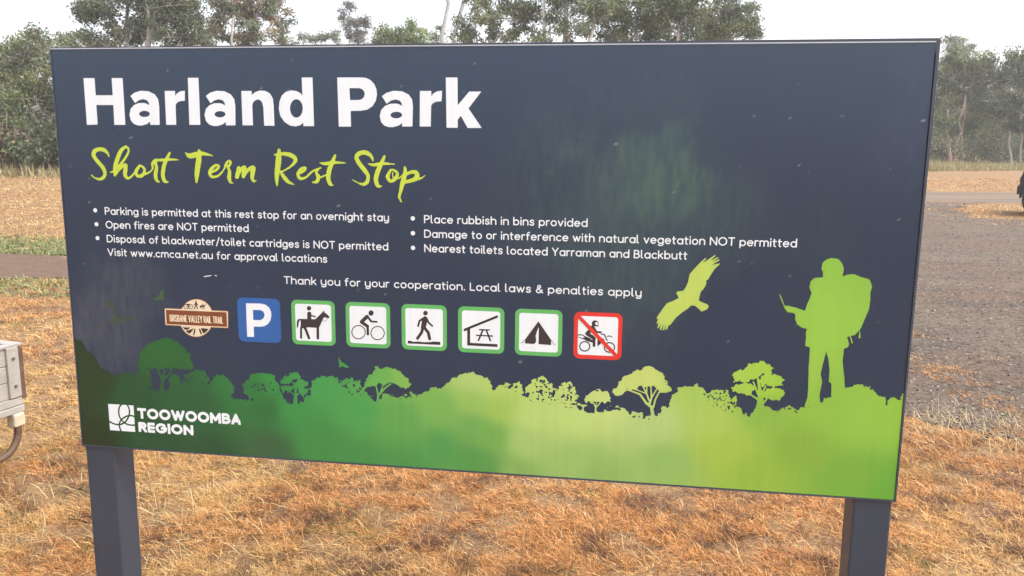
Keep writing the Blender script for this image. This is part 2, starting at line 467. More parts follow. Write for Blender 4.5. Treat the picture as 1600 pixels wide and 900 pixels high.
# pale specks and scuffs
for k in range(70):
    cu = rng.uniform(-PW, PW); cv = rng.uniform(.3, PH); L = rng.uniform(.002, .007)
    i = int((cu+PW)/(2*PW)*nx); j = int(cv/PH*nz)
    a = .5*rng.random()**2.5+.04
    base[j:j+1, i:i+1+int(L/.005)] = base[j:j+1, i:i+1+int(L/.005)]*(1-a)+np.array((.30, .33, .38))*a
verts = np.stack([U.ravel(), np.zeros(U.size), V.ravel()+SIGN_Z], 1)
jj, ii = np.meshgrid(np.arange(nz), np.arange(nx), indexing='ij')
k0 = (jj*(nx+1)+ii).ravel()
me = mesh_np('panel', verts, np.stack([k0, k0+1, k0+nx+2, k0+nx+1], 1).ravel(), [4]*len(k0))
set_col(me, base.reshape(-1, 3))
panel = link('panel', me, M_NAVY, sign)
# sheet body behind the print, rim and pale edge strip
b = MB(); b.box((-PW, .0006, SIGN_Z), (PW, .004, SIGN_Z+PH)); b.box((-PW+.1, .02, SIGN_Z+.05), (PW-.1, .06, SIGN_Z+.09)); b.box((-PW+.1, .02, SIGN_Z+PH-.09), (PW-.1, .06, SIGN_Z+PH-.05))
b.build('backing_frame', M_RIM, sign)
b = MB()
def strip(p, q, r, s_, y0, y1):
    n = [p, q, r, s_]; b.add([(x, y0, SIGN_Z+z) for x, z in n]+[(x, y1, SIGN_Z+z) for x, z in n],
        [(0, 1, 2, 3), (7, 6, 5, 4)]+[(i, i+4, (i+1) % 4+4, (i+1) % 4) for i in range(4)])
t = .0035
strip((-PW-.002, PH+t), (PW+.0030, PH+t), (PW+.0095, PH+.0100), (-PW-.002, PH+.0052), -.003, .030)      # top
strip((PW+.0006, -.004), (PW+.0045, -.004), (PW+.0105, PH+.0090), (PW+.0030, PH+t-.0002), -.003, .030)   # right
strip((-PW-.003, -.004), (-PW-.0004, -.004), (-PW-.0004, PH), (-PW-.003, PH), -.002, .030)              # left
strip((-PW, -.0048), (PW+.004, -.0048), (PW+.004, -.0006), (-PW, -.0006), -.001, .030)                  # bottom
b.build('rim', M_RIM, sign)
b = MB(); b.box((-PW, -.0022, SIGN_Z+PH+.0004), (PW+.001, .003, SIGN_Z+PH+.003))  # thin light-grey strip between the sheet and the top rim
b.build('pale_edge', M_PALE_EDGE, sign, )
for x0 in (-1.2035, 1.1035):
    b = MB(); b.box((x0, .005, -.3), (x0+.1, .105, SIGN_Z+PH-.02), bev=.006)
    p = b.build('post', M_POST, sign)
    for q in p.data.polygons: q.use_smooth = False

# --- heading
z1 = Z(100, 90, 4.092); z2 = Z(440, 90, 4.092)
H_ = zpoly(z1, (125,131),(196,131),(203,241),(312,241),(305,131),(375,131),(393,430),(322,430),(316,303),(207,303),(216,428),(147,430))
a_out = [(612,430),(552,430),(552,409),(530,425),(500,434),(475,434),(448,424),(428,402),(419,365),(426,328),(447,304),(478,291),(512,290),(530,295),(546,306),(543,288),(530,272),(505,265),(480,272),(455,291),(425,245),(450,225),(490,212),(540,215),(580,235),(602,265),(609,310)]
def shifted(f, du, k=1.0):
    u0 = f.bb[0]
    def g(U, V): return f((U-u0-du)/k+u0, V)
    g.bb = (u0+du, u0+du+(f.bb[1]-u0)*k, f.bb[2], f.bb[3]); return g
a_f = f_sub(zpoly(z1, *a_out), zell(z1, 515, 360, 34, 20))
uA = a_f.bb[0]
a2 = shifted(a_f, z1((899, 365))[0][0]-uA); a3 = shifted(a_f, z2((628, 370))[0][0]-uA)
r_f = zpoly(z1, (644,213),(710,213),(712,247),(722,229),(745,215),(773,212),(773,276),(745,278),(724,287),(714,303),(718,430),(654,430))
r2 = shifted(r_f, z2((884, 330))[0][0]-z1((649, 320))[0][0])
l_f = zpoly(z1, (792,129),(860,129),(872,430),(802,430))
n_f = zpoly(z1, (1134,213),(1200,213),(1201,240),(1220,222),(1250,211),(1285,212),(1317,229),(1336,262),(1341,310),(1346,436),(1280,435),(1275,318),(1266,283),(1248,268),(1228,270),(1210,284),(1204,308),(1209,433),(1142,433))
d_f = f_sub(zpoly(z2, (129,127),(198,127),(208,438),(140,438),(139,415),(120,432),(90,440),(55,435),(20,412),(-7,375),(-17,330),(-14,285),(0,245),(25,220),(60,209),(95,214),(120,227),(133,243)), zell(z2, 95, 325, 41, 59))
P_f = f_sub(zpoly(z2, (356,127),(510,127),(540,130),(568,143),(592,168),(606,200),(610,235),(603,275),(582,310),(548,333),(505,340),(442,341),(444,441),(366,441)), zpoly(z2, (434,195),(495,195),(515,201),(528,216),(532,233),(527,252),(513,266),(495,271),(438,271)))
k_f = zpoly(z2, (1050,127),(1125,127),(1126,305),(1200,217),(1277,217),(1195,325),(1280,450),(1190,450),(1146,372),(1126,397),(1126,449),(1055,448))
decal('heading_lettering', f_or(H_, a_f, r_f, l_f, a2, n_f, d_f, P_f, a3, r2, k_f), .0012, 1, M_WHITE, panel)

# --- brush script line
z3 = Z(120, 220, 5.333); z4 = Z(400, 220, 5.333)
def br(z, *pts):
    P = smooth(pts, 5); return zstroke(z, 5.333, *P)
sc = [br(z3,(268,128,12),(255,100,24),(225,76,34),(185,70,32),(150,86,36),(140,115,36),(160,155,34),(195,195,34),(225,235,34),(235,275,30),(222,305,28),(190,320,20),(150,308,12),(122,285,7)),
 br(z3,(408,48,20),(370,80,32),(340,150,36),(320,220,36),(318,287,22)), br(z3,(408,48,20),(430,66,18),(428,100,18),(400,150,20),(360,200,18),(318,248,16),(280,262,10)),
 br(z3,(318,285,22),(345,252,18),(380,212,26),(408,204,30),(405,245,36),(403,285,34),(425,312,22),(455,298,16),(490,255,14)),
 br(z3,(520,212,22),(495,255,32),(503,290,26),(540,292,28),(565,258,26),(556,222,20),(525,205,18)), br(z3,(560,280,14),(600,266,14),(632,232,14),(630,190,22),(658,165,30),(690,160,18)),
 br(z3,(652,172,24),(665,228,30),(656,280,34),(664,325,28),(690,345,8)),
 br(z3,(775,100,18),(750,150,28),(725,220,34),(718,290,34),(733,335,30),(762,343,8)), br(z3,(660,160,16),(720,160,24),(790,155,18),(852,160,6)),
 br(z3,(905,98,8),(938,125,38),(985,118,46),(1040,106,34),(1090,114,20),(1134,125,5)), br(z3,(1020,84,26),(1018,150,46),(1008,220,46),(1000,290,38),(998,348,14)),
 br(z3,(1125,262,16),(1165,240,20),(1185,212,18),(1160,203,20),(1125,232,28),(1108,270,28),(1130,300,22),(1180,290,16),(1225,240,14),(1245,190,18),(1270,168,20),(1282,185,20),(1260,225,20)),
 br(z3,(1248,195,16),(1272,250,26),(1270,305,34),(1280,342,22),(1306,354,6)),
 br(z3,(1350,225,30),(1335,300,34)), br(z3,(1335,300,28),(1365,245,28),(1398,222,34),(1392,270,38),(1388,298,30)), br(z3,(1388,298,28),(1425,245,28),(1470,224,36),(1465,270,38),(1462,312,30),(1478,338,16),(1498,330,5)),
 br(z4,(193,78,24),(190,140,46),(182,220,46),(174,300,36),(176,374,12)), br(z4,(158,118,14),(215,108,26),(280,115,34),(325,145,34),(325,175,28),(290,213,16),(240,245,12),(205,262,10)), br(z4,(205,258,20),(232,300,32),(268,340,28),(316,364,8)),
 br(z4,(375,268,16),(405,245,20),(412,224,18),(378,234,26),(352,275,30),(365,312,24),(410,308,18),(465,260,16),(500,240,14),(540,225,14)), br(z4,(520,235,18),(502,262,22),(520,300,32),(508,338,28),(474,346,12)), br(z4,(525,310,14),(560,295,12),(595,282,12)),
 br(z4,(660,122,18),(640,170,32),(612,240,38),(603,310,36),(618,358,30),(646,370,6)), br(z4,(535,184,8),(580,190,26),(660,181,24),(748,185,6)),
 br(z4,(975,162,14),(960,128,26),(925,102,34),(880,98,34),(845,120,36),(840,150,34),(865,195,36),(905,245,36),(933,290,30),(928,338,30),(900,362,26),(860,354,12),(803,325,7)),
 br(z4,(1070,130,20),(1050,180,32),(1015,255,38),(1000,320,36),(1015,374,30),(1048,378,6)), br(z4,(937,192,10),(985,200,24),(1060,190,24),(1155,195,6)),
 br(z4,(1122,243,18),(1098,300,32),(1125,337,24),(1165,310,30),(1178,270,22),(1145,243,18),(1120,245,12)), br(z4,(1140,265,8),(1140,300,8),(1160,315,10),(1190,312,10),(1220,290,12)),
 br(z4,(1240,222,20),(1243,262,32),(1225,340,38),(1205,420,26),(1195,470,20),(1212,508,10)), br(z4,(1235,290,20),(1290,262,26),(1333,265,34),(1342,300,40),(1310,326,32),(1250,342,26)), br(z4,(1330,322,24),(1375,312,14),(1410,288,5))]
decal('script_lettering', f_rough(f_or(*sc), .0009, 260, 3, .001), .0011, 1, M_LIME, panel)

# --- notices
dots = lambda *p: f_or(*[f_stroke([on_panel(x, y)], .0125) for x, y in p])
decal('notice_lettering', f_or(line((164.2,335.3),(608,346.5),'Parking is permitted at this rest stop for an overnight stay'),
  line((165.6,357.4),(388.8,362.3),'Open fires are NOT permitted'), line((167.3,378.6),(606.8,391.7),'Disposal of blackwater/toilet cartridges is NOT permitted'),
  line((168.5,399.9),(511.6,410.7),'Visit www.cmca.net.au for approval locations'), dots((148.8,328.5),(150.8,350.3),(152.4,372))), .0009, 1, M_WHITE, panel, 'four lines of white notice text with three bullets')
decal('notice_lettering', f_or(line((662.6,349),(918,354.6),'Place rubbish in bins provided'), line((662.8,372.4),(1245,385.8),'Damage to or interference with natural vegetation NOT permitted'),
  line((663,394.2),(1073.7,405.6),'Nearest toilets located Yarraman and Blackbutt'), dots((645,341.2),(645.2,364.4),(645.4,387.3))), .0009, 1, M_WHITE, panel, 'three lines of white notice text with three bullets')
decal('notice_lettering', line((443.6,443.7),(1002.4,464),'Thank you for your cooperation. Local laws & penalties apply', cap=.0236), .0009, 1, M_WHITE, panel, 'single line of white text above the row of pictograms')

# --- pictograms: rounded tile > border colour, white field, black symbol
SQ = .0665
def tile(px, py, border, fill, label):
    u, v = on_panel(px, py)
    t_ = decal('pictogram', f_rrect(u-SQ, u+SQ, v-SQ, v+SQ, .017), .0014, 1, border, panel, label)
    if fill is not None:
        # white field as the same tile's second layer
        vv, fc = field_polys(f_rrect(u-SQ+.0115, u+SQ-.0115, v-SQ+.0115, v+SQ-.0115, .008), .0014)
        add_layer(t_, vv, fc, 2, fill)
    return t_
def add_layer(o, vv, fc, layer, material):
    """append more printed ink to an existing print mesh"""
    me = o.data
    n0 = len(me.vertices); p0 = len(me.polygons)
    old = np.zeros(n0*3, np.float32); me.vertices.foreach_get('co', old)
    lo = np.zeros(len(me.loops), np.int32); me.loops.foreach_get('vertex_index', lo)
    lt = np.zeros(p0, np.int32); me.polygons.foreach_get('loop_total', lt)
    mi = np.zeros(p0, np.int32); me.polygons.foreach_get('material_index', mi)
    co = np.stack([vv[:, 0], np.full(len(vv), -0.00035*layer), vv[:, 1]+SIGN_Z], 1)
    new = mesh_np(me.name, np.concatenate([old.reshape(-1, 3), co]), np.concatenate([lo, np.concatenate([np.array(q) for q in fc])+n0]), np.concatenate([lt, [len(q) for q in fc]]))
    for q in me.materials: new.materials.append(q)
    new.materials.append(material)
    new.polygons.foreach_set('material_index', np.concatenate([mi, np.full(len(fc), len(new.materials)-1)]).astype(np.int32))
    o.data = new; bpy.data.meshes.remove(me)
def ink(o, f, layer, material, h=.0009):
    vv, fc = field_polys(f, h); add_layer(o, vv, fc, layer, material)

zp = Z(240, 450, 7.619)
t_ = tile(405.1, 500.4, M_BLUE, None, 'blue parking tile with white letter P')
ink(t_, f_sub(zpoly(zp,(1100,182),(1270,184),(1330,197),(1375,230),(1400,285),(1403,330),(1392,385),(1360,430),(1315,455),(1270,460),(1193,458),(1197,582),(1116,580)),
   zpoly(zp,(1183,260),(1270,262),(1303,275),(1320,305),(1322,330),(1310,358),(1285,378),(1260,382),(1188,380))), 2, M_WHITE)

zh = Z(440, 455, 8.889); st = lambda z, s, w_, *p: zstroke(z, s, *[(q[0], q[1], w_) for q in p])
t_ = tile(489.8, 504.3, M_SGREEN, M_WHITE, 'green bordered tile with a horse rider')
ink(t_, f_or(zell(zh,383,236,31,32), zpoly(zh,(358,390),(357,305),(368,285),(400,283),(413,300),(416,330),(416,390)), st(zh,8.889,20,(400,330),(440,345),(468,353)),
   zpoly(zh,(250,383),(470,388),(570,290),(592,262),(596,292),(640,325),(662,350),(668,368),(650,378),(620,366),(590,362),(572,395),(548,450),(522,505),(522,535),(490,530),(485,507),(370,500),(320,510),(270,520),(265,400)),
   st(zh,8.889,30,(275,500),(272,540),(272,645)), st(zh,8.889,38,(320,500),(345,550),(382,650)), st(zh,8.889,38,(504,500),(506,652)),
   zpoly(zh,(270,382),(240,385),(222,400),(213,430),(214,525),(235,480),(240,430),(250,408),(270,402)),
   st(zh,8.889,5,*smooth([(572,405),(600,415),(628,400),(638,372)],4))), 3, M_BLACK)
t_ = tile(575.1, 508, M_SGREEN, M_WHITE, 'green bordered tile with a cyclist')
ring = lambda z, cx, cy, ro, wd, ry=None: f_sub(zell(z,cx,cy,ro,ry or ro,40), zell(z,cx,cy,ro-wd,(ry or ro)-wd,40))
ink(t_, f_or(ring(zh,1070,568,99,13), ring(zh,1335,580,99,13), zell(zh,1244,302,36,38), st(zh,8.889,52,(1188,352),(1112,425)), st(zh,8.889,46,(1112,430),(1195,485)),
   st(zh,8.889,36,(1196,490),(1200,596)), st(zh,8.889,30,(1192,345),(1245,418)), st(zh,8.889,25,(1250,420),(1323,424))), 3, M_BLACK)
zw = Z(610, 465, 8.421)
t_ = tile(662.8, 511.7, M_SGREEN, M_WHITE, 'green bordered tile with a walker')
ink(t_, f_or(zell(zw,463,203,31,31), zpoly(zw,(445,245),(465,245),(485,262),(497,300),(480,335),(470,385),(440,420),(400,405),(410,345),(415,300),(420,270)),
   st(zw,8.421,26,(455,258),(385,305),(366,372)), st(zw,8.421,24,(475,265),(505,330),(553,372)), st(zw,8.421,38,(432,395),(410,460),(358,535)), st(zw,8.421,40,(445,390),(500,460),(518,540)),
   zpoly(zw,(230,563),(275,570),(300,580),(370,576),(440,585),(520,584),(575,576),(658,582),(658,622),(450,612),(230,602))), 3, M_BLACK)
t_ = tile(751.7, 515.7, M_SGREEN, M_WHITE, 'green bordered tile with a picnic shelter and table')
ink(t_, f_or(zpoly(zw,(966,410),(1415,228),(1415,262),(1050,410),(1050,594),(1410,612),(1410,648),(1012,628),(1012,430),(966,444)),
   zpoly(zw,(1168,412),(1310,416),(1310,434),(1168,430)), zpoly(zw,(1125,486),(1352,496),(1352,514),(1125,503)),
   st(zw,8.421,22,(1215,432),(1160,560)), st(zw,8.421,22,(1265,432),(1316,565))), 3, M_BLACK)
zt = Z(790, 470, 8)
t_ = tile(841.5, 519.8, M_SGREEN, M_WHITE, 'green bordered tile with a tent')
ink(t_, f_or(zpoly(zt,(411,255),(568,485),(570,552),(412,541),(416,325),(400,360),(375,440),(382,480),(378,520),(355,538),(244,532),(244,482)), st(zt,8,6,(244,485),(203,527),(195,522)), st(zt,8,6,(568,488),(612,547),(620,543))), 3, M_BLACK)
t_ = tile(934, 525, M_RED, M_WHITE, 'red bordered tile with a crossed out motorbike rider')
ink(t_, f_or(ring(zt,990,568,70,15,66), ring(zt,1298,582,71,15,68),
   f_sub(zpoly(zt,(1080,300),(1078,270),(1092,250),(1115,242),(1145,250),(1160,270),(1165,320),(1120,318),(1095,320)), zpoly(zt,(1118,278),(1128,262),(1152,272),(1160,305),(1130,302))),
   st(zt,8,46,(1085,330),(1060,370),(1020,410)), st(zt,8,44,(1025,415),(1075,445),(1105,470)), st(zt,8,32,(1107,465),(1105,560)), st(zt,8,24,(1100,330),(1135,390),(1190,392)),
   zpoly(zt,(960,470),(990,450),(1090,490),(1095,525),(1010,500)), st(zt,8,12,*smooth([(905,428),(945,422),(990,445),(1060,475)],4)), st(zt,8,10,(918,455),(970,475)),
   zpoly(zt,(1148,480),(1175,450),(1235,480),(1235,495),(1148,570)), st(zt,8,14,(1195,415),(1235,420),(1270,495)), st(zt,8,12,*smooth([(1275,445),(1300,438),(1328,450)],4))), 3, M_BLACK)
ink(t_, f_stroke(zt((905,185),(1385,690)), .0105), 4, M_RED)

# --- rail trail badge
zb = zp
bd = decal('trail_badge', f_or(zell(zb,510,357,208,230,48), zpoly(zb,(128,242),(140,236),(885,270),(893,280),(893,472),(885,482),(145,446),(136,436))), .001, 1, M_BROWN, panel, 'round cream trail badge crossed by a brown name bar')
ink(bd, zell(zb,510,357,200,222,48), 2, M_CREAM)
ink(bd, zpoly(zb,(135,250),(145,243),(878,276),(887,284),(888,465),(880,474),(152,439),(143,430)), 3, M_CREAM)
ink(bd, zpoly(zb,(149,258),(870,288),(878,462),(158,428)), 4, M_BROWN)
ua, va = zb((197, 388))[0]; ub, vb = zb((832, 418))[0]; uc, vc = zb((197, 305))[0]
ink(bd, text_field('BRISBANE VALLEY RAIL TRAIL', ua, ub, (va+vb)/2-.002, (va+vb)/2-.002, vc-va, .0026, track=.34, space=.42), 5, M_CREAM, .0006)
ink(bd, f_or(ring(zb,390,220,32,7,30), ring(zb,440,222,30,7,30), st(zb,7.619,7,(390,220),(410,195),(440,222),(405,225)), st(zb,7.619,8,(400,190),(432,192)),
   zell(zb,506,163,9,11), st(zb,7.619,22,(506,180),(508,205)), st(zb,7.619,9,(500,180),(482,205)), st(zb,7.619,9,(512,180),(532,203)), st(zb,7.619,11,(505,210),(488,248)), st(zb,7.619,11,(511,210),(528,248)),
   st(zb,7.619,20,(560,218),(600,214)), st(zb,7.619,12,(598,212),(618,200)), st(zb,7.619,9,(583,212),(583,190)), st(zb,7.619,6,(560,222),(556,245)), st(zb,7.619,6,(572,222),(578,246)), st(zb,7.619,6,(600,220),(608,242)), st(zb,7.619,6,(594,220),(590,246))), 3, M_BLACK, .0006)
low = f_and(zell(zb,510,357,188,208,48), zpoly(zb,(300,462),(720,478),(720,600),(300,600)))
rails = f_or(zpoly(zb,(340,465),(440,470),(400,500),(350,485)), zpoly(zb,(385,508),(450,492),(480,472),(468,505),(430,545),(395,530)), zpoly(zb,(485,490),(500,485),(490,560),(470,560)),
   zpoly(zb,(540,485),(555,485),(585,562),(565,566)), zpoly(zb,(560,476),(690,488),(640,510),(690,500),(650,545),(610,560),(580,515)))
ink(bd, f_rough(f_and(rails, low), .0012, 330, 9, 0), 3, M_BLACK, .0006)

# --- council logo
zl = Z(150, 610, 6.667)
def ell_arc(cx, cy, rx, ry, a0, a1, w_, rot=0):
    c_, s_ = math.cos(rad(rot)), math.sin(rad(rot))
    P = [(cx+rx*math.cos(rad(a))*c_-ry*math.sin(rad(a))*s_, cy+rx*math.cos(rad(a))*s_+ry*math.sin(rad(a))*c_, w_) for a in np.linspace(a0, a1, 22)]
    return zstroke(zl, 6.667, *P)
lines_ = f_or(zstroke(zl,6.667,*[(x,y,18) for x,y in smooth([(268,146),(245,175),(238,225),(248,275),(272,312),(300,338),(345,358),(408,362)],4)]),
  zstroke(zl,6.667,*[(x,y,18) for x,y in smooth([(326,150),(345,185),(350,230),(340,275),(315,318),(280,345),(240,355),(190,348),(138,322)],4)]),
  zstroke(zl,6.667,*[(x,y,18) for x,y in smooth([(408,275),(370,262),(330,265),(290,285),(260,312),(246,345),(248,385),(262,420)],4)]))
logo = decal('council_logo', f_sub(zpoly(zl,(128,140),(392,156),(410,432),(148,413)), lines_), .0009, 2, M_WHITE, panel, 'white square emblem of interlaced leaf curves with bold capitals')
def caps(txt, pa, pb, ptop):
    a = zl(pa)[0]; b_ = zl(pb)[0]; t2 = zl(ptop)[0]
    v = (a[1]+b_[1])/2; cap = t2[1]-a[1]
    g = text_field(txt, a[0]-.001, b_[0]+.001, v, v, cap, .0088, track=.34, space=.4, square=True)
    return f_and(g, f_rrect(a[0]-.01, b_[0]+.01, v, v+cap, 0.0005))
f2 = caps('TOOWOOMBA', (440,293), (1507,357), (440,183))
f3 = caps('REGION', (450,433), (1015,468), (447,328))
ink(logo, f2, 2, M_WHITE); ink(logo, f3, 2, M_WHITE)

# --- the printed landscape silhouette
s1 = Z(110, 510, 5); s2 = Z(370, 540, 5); s3 = Z(660, 560, 5); s4 = Z(930, 550, 5); s5 = Z(1180, 560, 3.913)
sky_line = s1((25,95),(60,110),(95,125),(130,190),(200,230),(215,290),(260,350),(330,375),(420,365),(480,360),(500,382),(530,335),(620,335),(640,440),(620,490),(700,503),(765,500),(780,470),(765,430),(780,385),(830,372),(860,400),(865,450),(885,440),(892,385),(980,338),(1045,350),(1085,405),(1065,470),(1090,440),(1130,380),(1185,370),(1250,420),(1290,500),(1255,550),(1300,570),(1350,576),(1420,570),(1352,520),(1350,450),(1390,410)) \
 + s2((100,240),(150,210),(190,225),(220,210),(290,235),(320,300),(345,375),(390,440),(425,462),(490,445),(530,440),(535,390),(570,385),(585,300),(620,250),(680,235),(715,237),(760,222),(800,280),(830,270),(890,250),(960,275),(975,320),(1000,365),(1050,390),(1070,430),(1095,443),(1130,410),(1160,372),(1210,380),(1250,412),(1290,395),(1360,360),(1400,382),(1450,380),(1510,335),(1560,340)) \
 + s3((60,235),(100,230),(130,240),(190,200),(230,165),(300,122),(350,118),(390,110),(430,135),(470,135),(510,165),(540,210),(552,262),(580,225),(600,205),(620,222),(645,182),(690,190),(750,188),(790,230),(800,265),(775,290),(830,305),(838,272),(800,245),(830,200),(880,160),(920,143),(970,158),(1040,220),(1045,250),(1012,270),(1010,305),(1030,300),(1080,210),(1110,185),(1150,183),(1195,220),(1215,300),(1190,360),(1240,400),(1300,420),(1420,416),(1450,385),(1520,375),(1580,405)) \
 + s4((70,455),(110,430),(170,428),(240,450),(255,492),(285,495),(290,465),(340,470),(400,490),(480,490),(530,470),(525,430),(575,440),(585,400),(600,350),(650,285),(710,270),(750,275),(800,255),(850,285),(870,325),(930,300),(980,287),(1040,305),(1055,330),(1045,355),(1100,355),(1115,380),(1100,420),(1140,440),(1165,485),(1200,500),(1240,470),(1270,425),(1310,430),(1350,440),(1390,467)) \
 + s5((105,325),(150,305),(210,285),(250,310),(290,305),(385,268),(405,270),(430,245),(465,235),(548,185),(600,165),(660,158),(720,200),(790,245),(800,285),(830,240),(855,238),(880,250),(908,222))
land = f_poly([(-PW-.05, -.05), (-PW-.05, sky_line[0][1]+.03)]+list(sky_line)+[(PW+.05, sky_line[-1][1]+.02), (PW+.05, -.05)])
tp = lambda z, *p: zpoly(z, *p)
crowns = [tp(s1,(520,290),(545,240),(560,190),(620,130),(700,105),(770,92),(840,120),(880,160),(930,220),(950,280),(960,325),(900,340),(850,335),(800,330),(640,335),(540,332)),
 tp(s2,(335,300),(345,265),(400,235),(430,212),(480,210),(505,245),(500,270),(440,270),(400,300)), zell(s2,502,295,52,28), zell(s2,390,335,52,28), zell(s2,518,355,44,26),
 tp(s2,(1000,300),(1010,265),(1055,220),(1090,170),(1130,172),(1180,175),(1225,185),(1290,215),(1335,265),(1352,300),(1345,332),(1300,330),(1240,305),(1180,295),(1120,305),(1060,320),(1020,330),(960,375)),
 tp(s3,(1262,325),(1290,275),(1330,255),(1390,243),(1440,262),(1465,300),(1478,340),(1430,352),(1380,345),(1330,347),(1290,345)), tp(s3,(1215,358),(1250,356),(1290,368),(1262,378),(1225,370)),
 tp(s4,(135,310),(165,265),(180,240),(235,190),(300,155),(370,130),(420,112),(460,130),(510,160),(550,215),(560,250),(590,275),(594,305),(570,318),(500,300),(470,270),(430,262),(350,270),(330,290),(250,300),(180,335),(145,340)),
 tp(s4,(1068,180),(1110,150),(1170,125),(1200,100),(1250,78),(1320,72),(1370,100),(1388,140),(1370,175),(1300,170),(1250,200),(1200,230),(1120,238),(1075,225)), zell(s4,1375,222,98,50), zell(s4,1160,288,92,48), zell(s4,1398,325,88,46)]
ts = lambda z, *p: zstroke(z, 5, *p)
stems = [ts(s1,(712,505,34),(720,420,26),(690,345,16),(678,325,12)), ts(s1,(720,420,20),(738,340,14)), ts(s1,(722,420,18),(765,380,14),(795,335,12)),
 ts(s2,(458,455,40),(460,390,28),(460,330,16),(438,285,10)), ts(s2,(455,390,12),(418,360,8)), ts(s2,(470,385,14),(505,365,8)), ts(s2,(462,330,12),(485,310,8)),
 ts(s2,(1100,445,22),(1105,390,18),(1160,330,14),(1205,298,10)), ts(s2,(1105,390,14),(1090,320,10)), ts(s2,(1125,355,12),(1150,295,8)),
 ts(s3,(1352,420,14),(1355,385,10),(1335,345,8)), ts(s3,(1355,385,9),(1390,345,8)), ts(s3,(1352,375,6),(1360,345,6)), ts(s3,(1256,405,10),(1253,372,8)),
 ts(s4,(450,492,26),(440,430,22),(400,400,18),(350,330,14),(270,300,10),(235,295,8)), ts(s4,(425,400,18),(440,360,12),(435,270,8)), ts(s4,(420,375,14),(400,320,11),(370,265,8)), ts(s4,(400,325,9),(310,290,7)), ts(s4,(455,430,14),(470,370,12),(500,312,10),(560,314,8)), ts(s4,(445,350,10),(490,272,8)), ts(s4,(402,320,8),(405,265,7)),
 ts(s4,(1288,440,60),(1292,370,42),(1285,290,24),(1270,200,14)), ts(s4,(1280,375,18),(1222,338,10)), ts(s4,(1272,330,14),(1235,232,10)), ts(s4,(1300,330,14),(1332,268,10)), ts(s4,(1308,405,16),(1348,358,10))]
leafy = f_rough(f_or(land, *crowns), .0085, 130, 21, .007)
holes_at = [(s2,(900,295),.05,.045),(s2,(930,360),.035,.03),(s3,(930,250),.06,.05),(s3,(1150,280),.05,.055),(s4,(960,330),.055,.03),(s4,(1040,400),.05,.03),(s2,(200,330),.08,.03),(s1,(980,420),.05,.03),(s4,(370,510),.035,.012),(s3,(690,215),.04,.02),(s2,(1330,395),.04,.012),(s4,(1500,450),.05,.012)]
def land_field(U, V):
    D = leafy(U, V)
    for i, (z_, p, ru, rv) in enumerate(holes_at):
        u0, v0 = z_(p)[0]
        d = ((U-u0)/ru)**2+((V-v0)/rv)**2
        D = np.where((d < 1), np.maximum(D, (fbm(U*190, V*190, 31+i, 2)-.60-.25*d)*.03), D)
    D = np.minimum(D, f_or(*stems)(U, V))
    return np.maximum(D, np.maximum(np.abs(U)-PW+.0004, -V+.0004))
land_field.bb = (-PW, PW, 0, leafy.bb[3])
GC = np.array([(118,560,52,72,56),(150,600,45,75,55),(140,680,44,68,52),(200,620,58,95,65),(260,550,62,112,66),(300,640,62,105,70),(250,690,60,92,66),(400,600,65,128,75),(330,710,60,95,66),(420,595,72,158,82),(420,640,66,120,72),(420,700,74,108,76),
 (455,640,78,158,86),(500,600,85,170,92),(500,690,80,152,82),(540,568,84,165,88),(560,640,90,172,92),(560,720,84,152,84),(600,590,120,190,95),(630,590,150,200,98),(620,650,112,178,92),(640,730,92,160,86),(690,640,135,192,98),(690,700,98,168,92),
 (740,590,192,222,130),(740,630,165,205,105),(740,665,125,182,95),(740,720,100,165,88),(770,600,198,225,118),(780,640,176,210,100),(770,680,128,185,92),(762,735,106,165,86),
 (830,590,208,230,128),(830,650,203,228,130),(820,690,182,212,122),(800,740,150,190,105),(900,590,214,232,134),(900,650,206,230,132),(950,630,214,233,140),(900,720,172,206,116),(930,745,160,196,110),(1000,600,216,232,130),(1020,660,196,222,136),(1040,720,165,202,110),
 (1090,610,182,216,106),(1110,660,190,216,106),(1130,700,180,208,88),(1150,590,186,222,92),(1190,600,180,222,85),(1190,640,155,198,86),(1180,740,165,200,82),(1250,700,152,192,80),(1300,640,160,206,85),(1290,500,166,215,88),(1330,420,160,210,85),(1390,640,162,212,82),(1390,765,122,185,74),(1330,745,138,190,78),(1080,450,210,230,112),(1350,650,162,210,86)], float)
GUV = np.array([on_panel(x, y) for x, y in GC[:, :2]]); GLIN = lin(GC[:, 2:])*np.array([.68,.69,.72])
def green_at(u, v):
    W = np.zeros((len(u), 1)); A = np.zeros((len(u), 3))
    for p, c in zip(GUV, GLIN):
        d2 = (u-p[0])**2+((v-p[1])*1.15)**2
        k = (1/(d2+.0012)**2)[:, None]; W += k; A += k*c
    return np.clip(A/W-np.array([.026,.018,.017]), .003, 1)
decal('printed_landscape', land_field, .0019, 1, M_GREEN, panel, 'printed bush skyline fading from dark green to lime', maxrun=6, colfn=green_at)
zk = Z(1190, 390, 3.6)
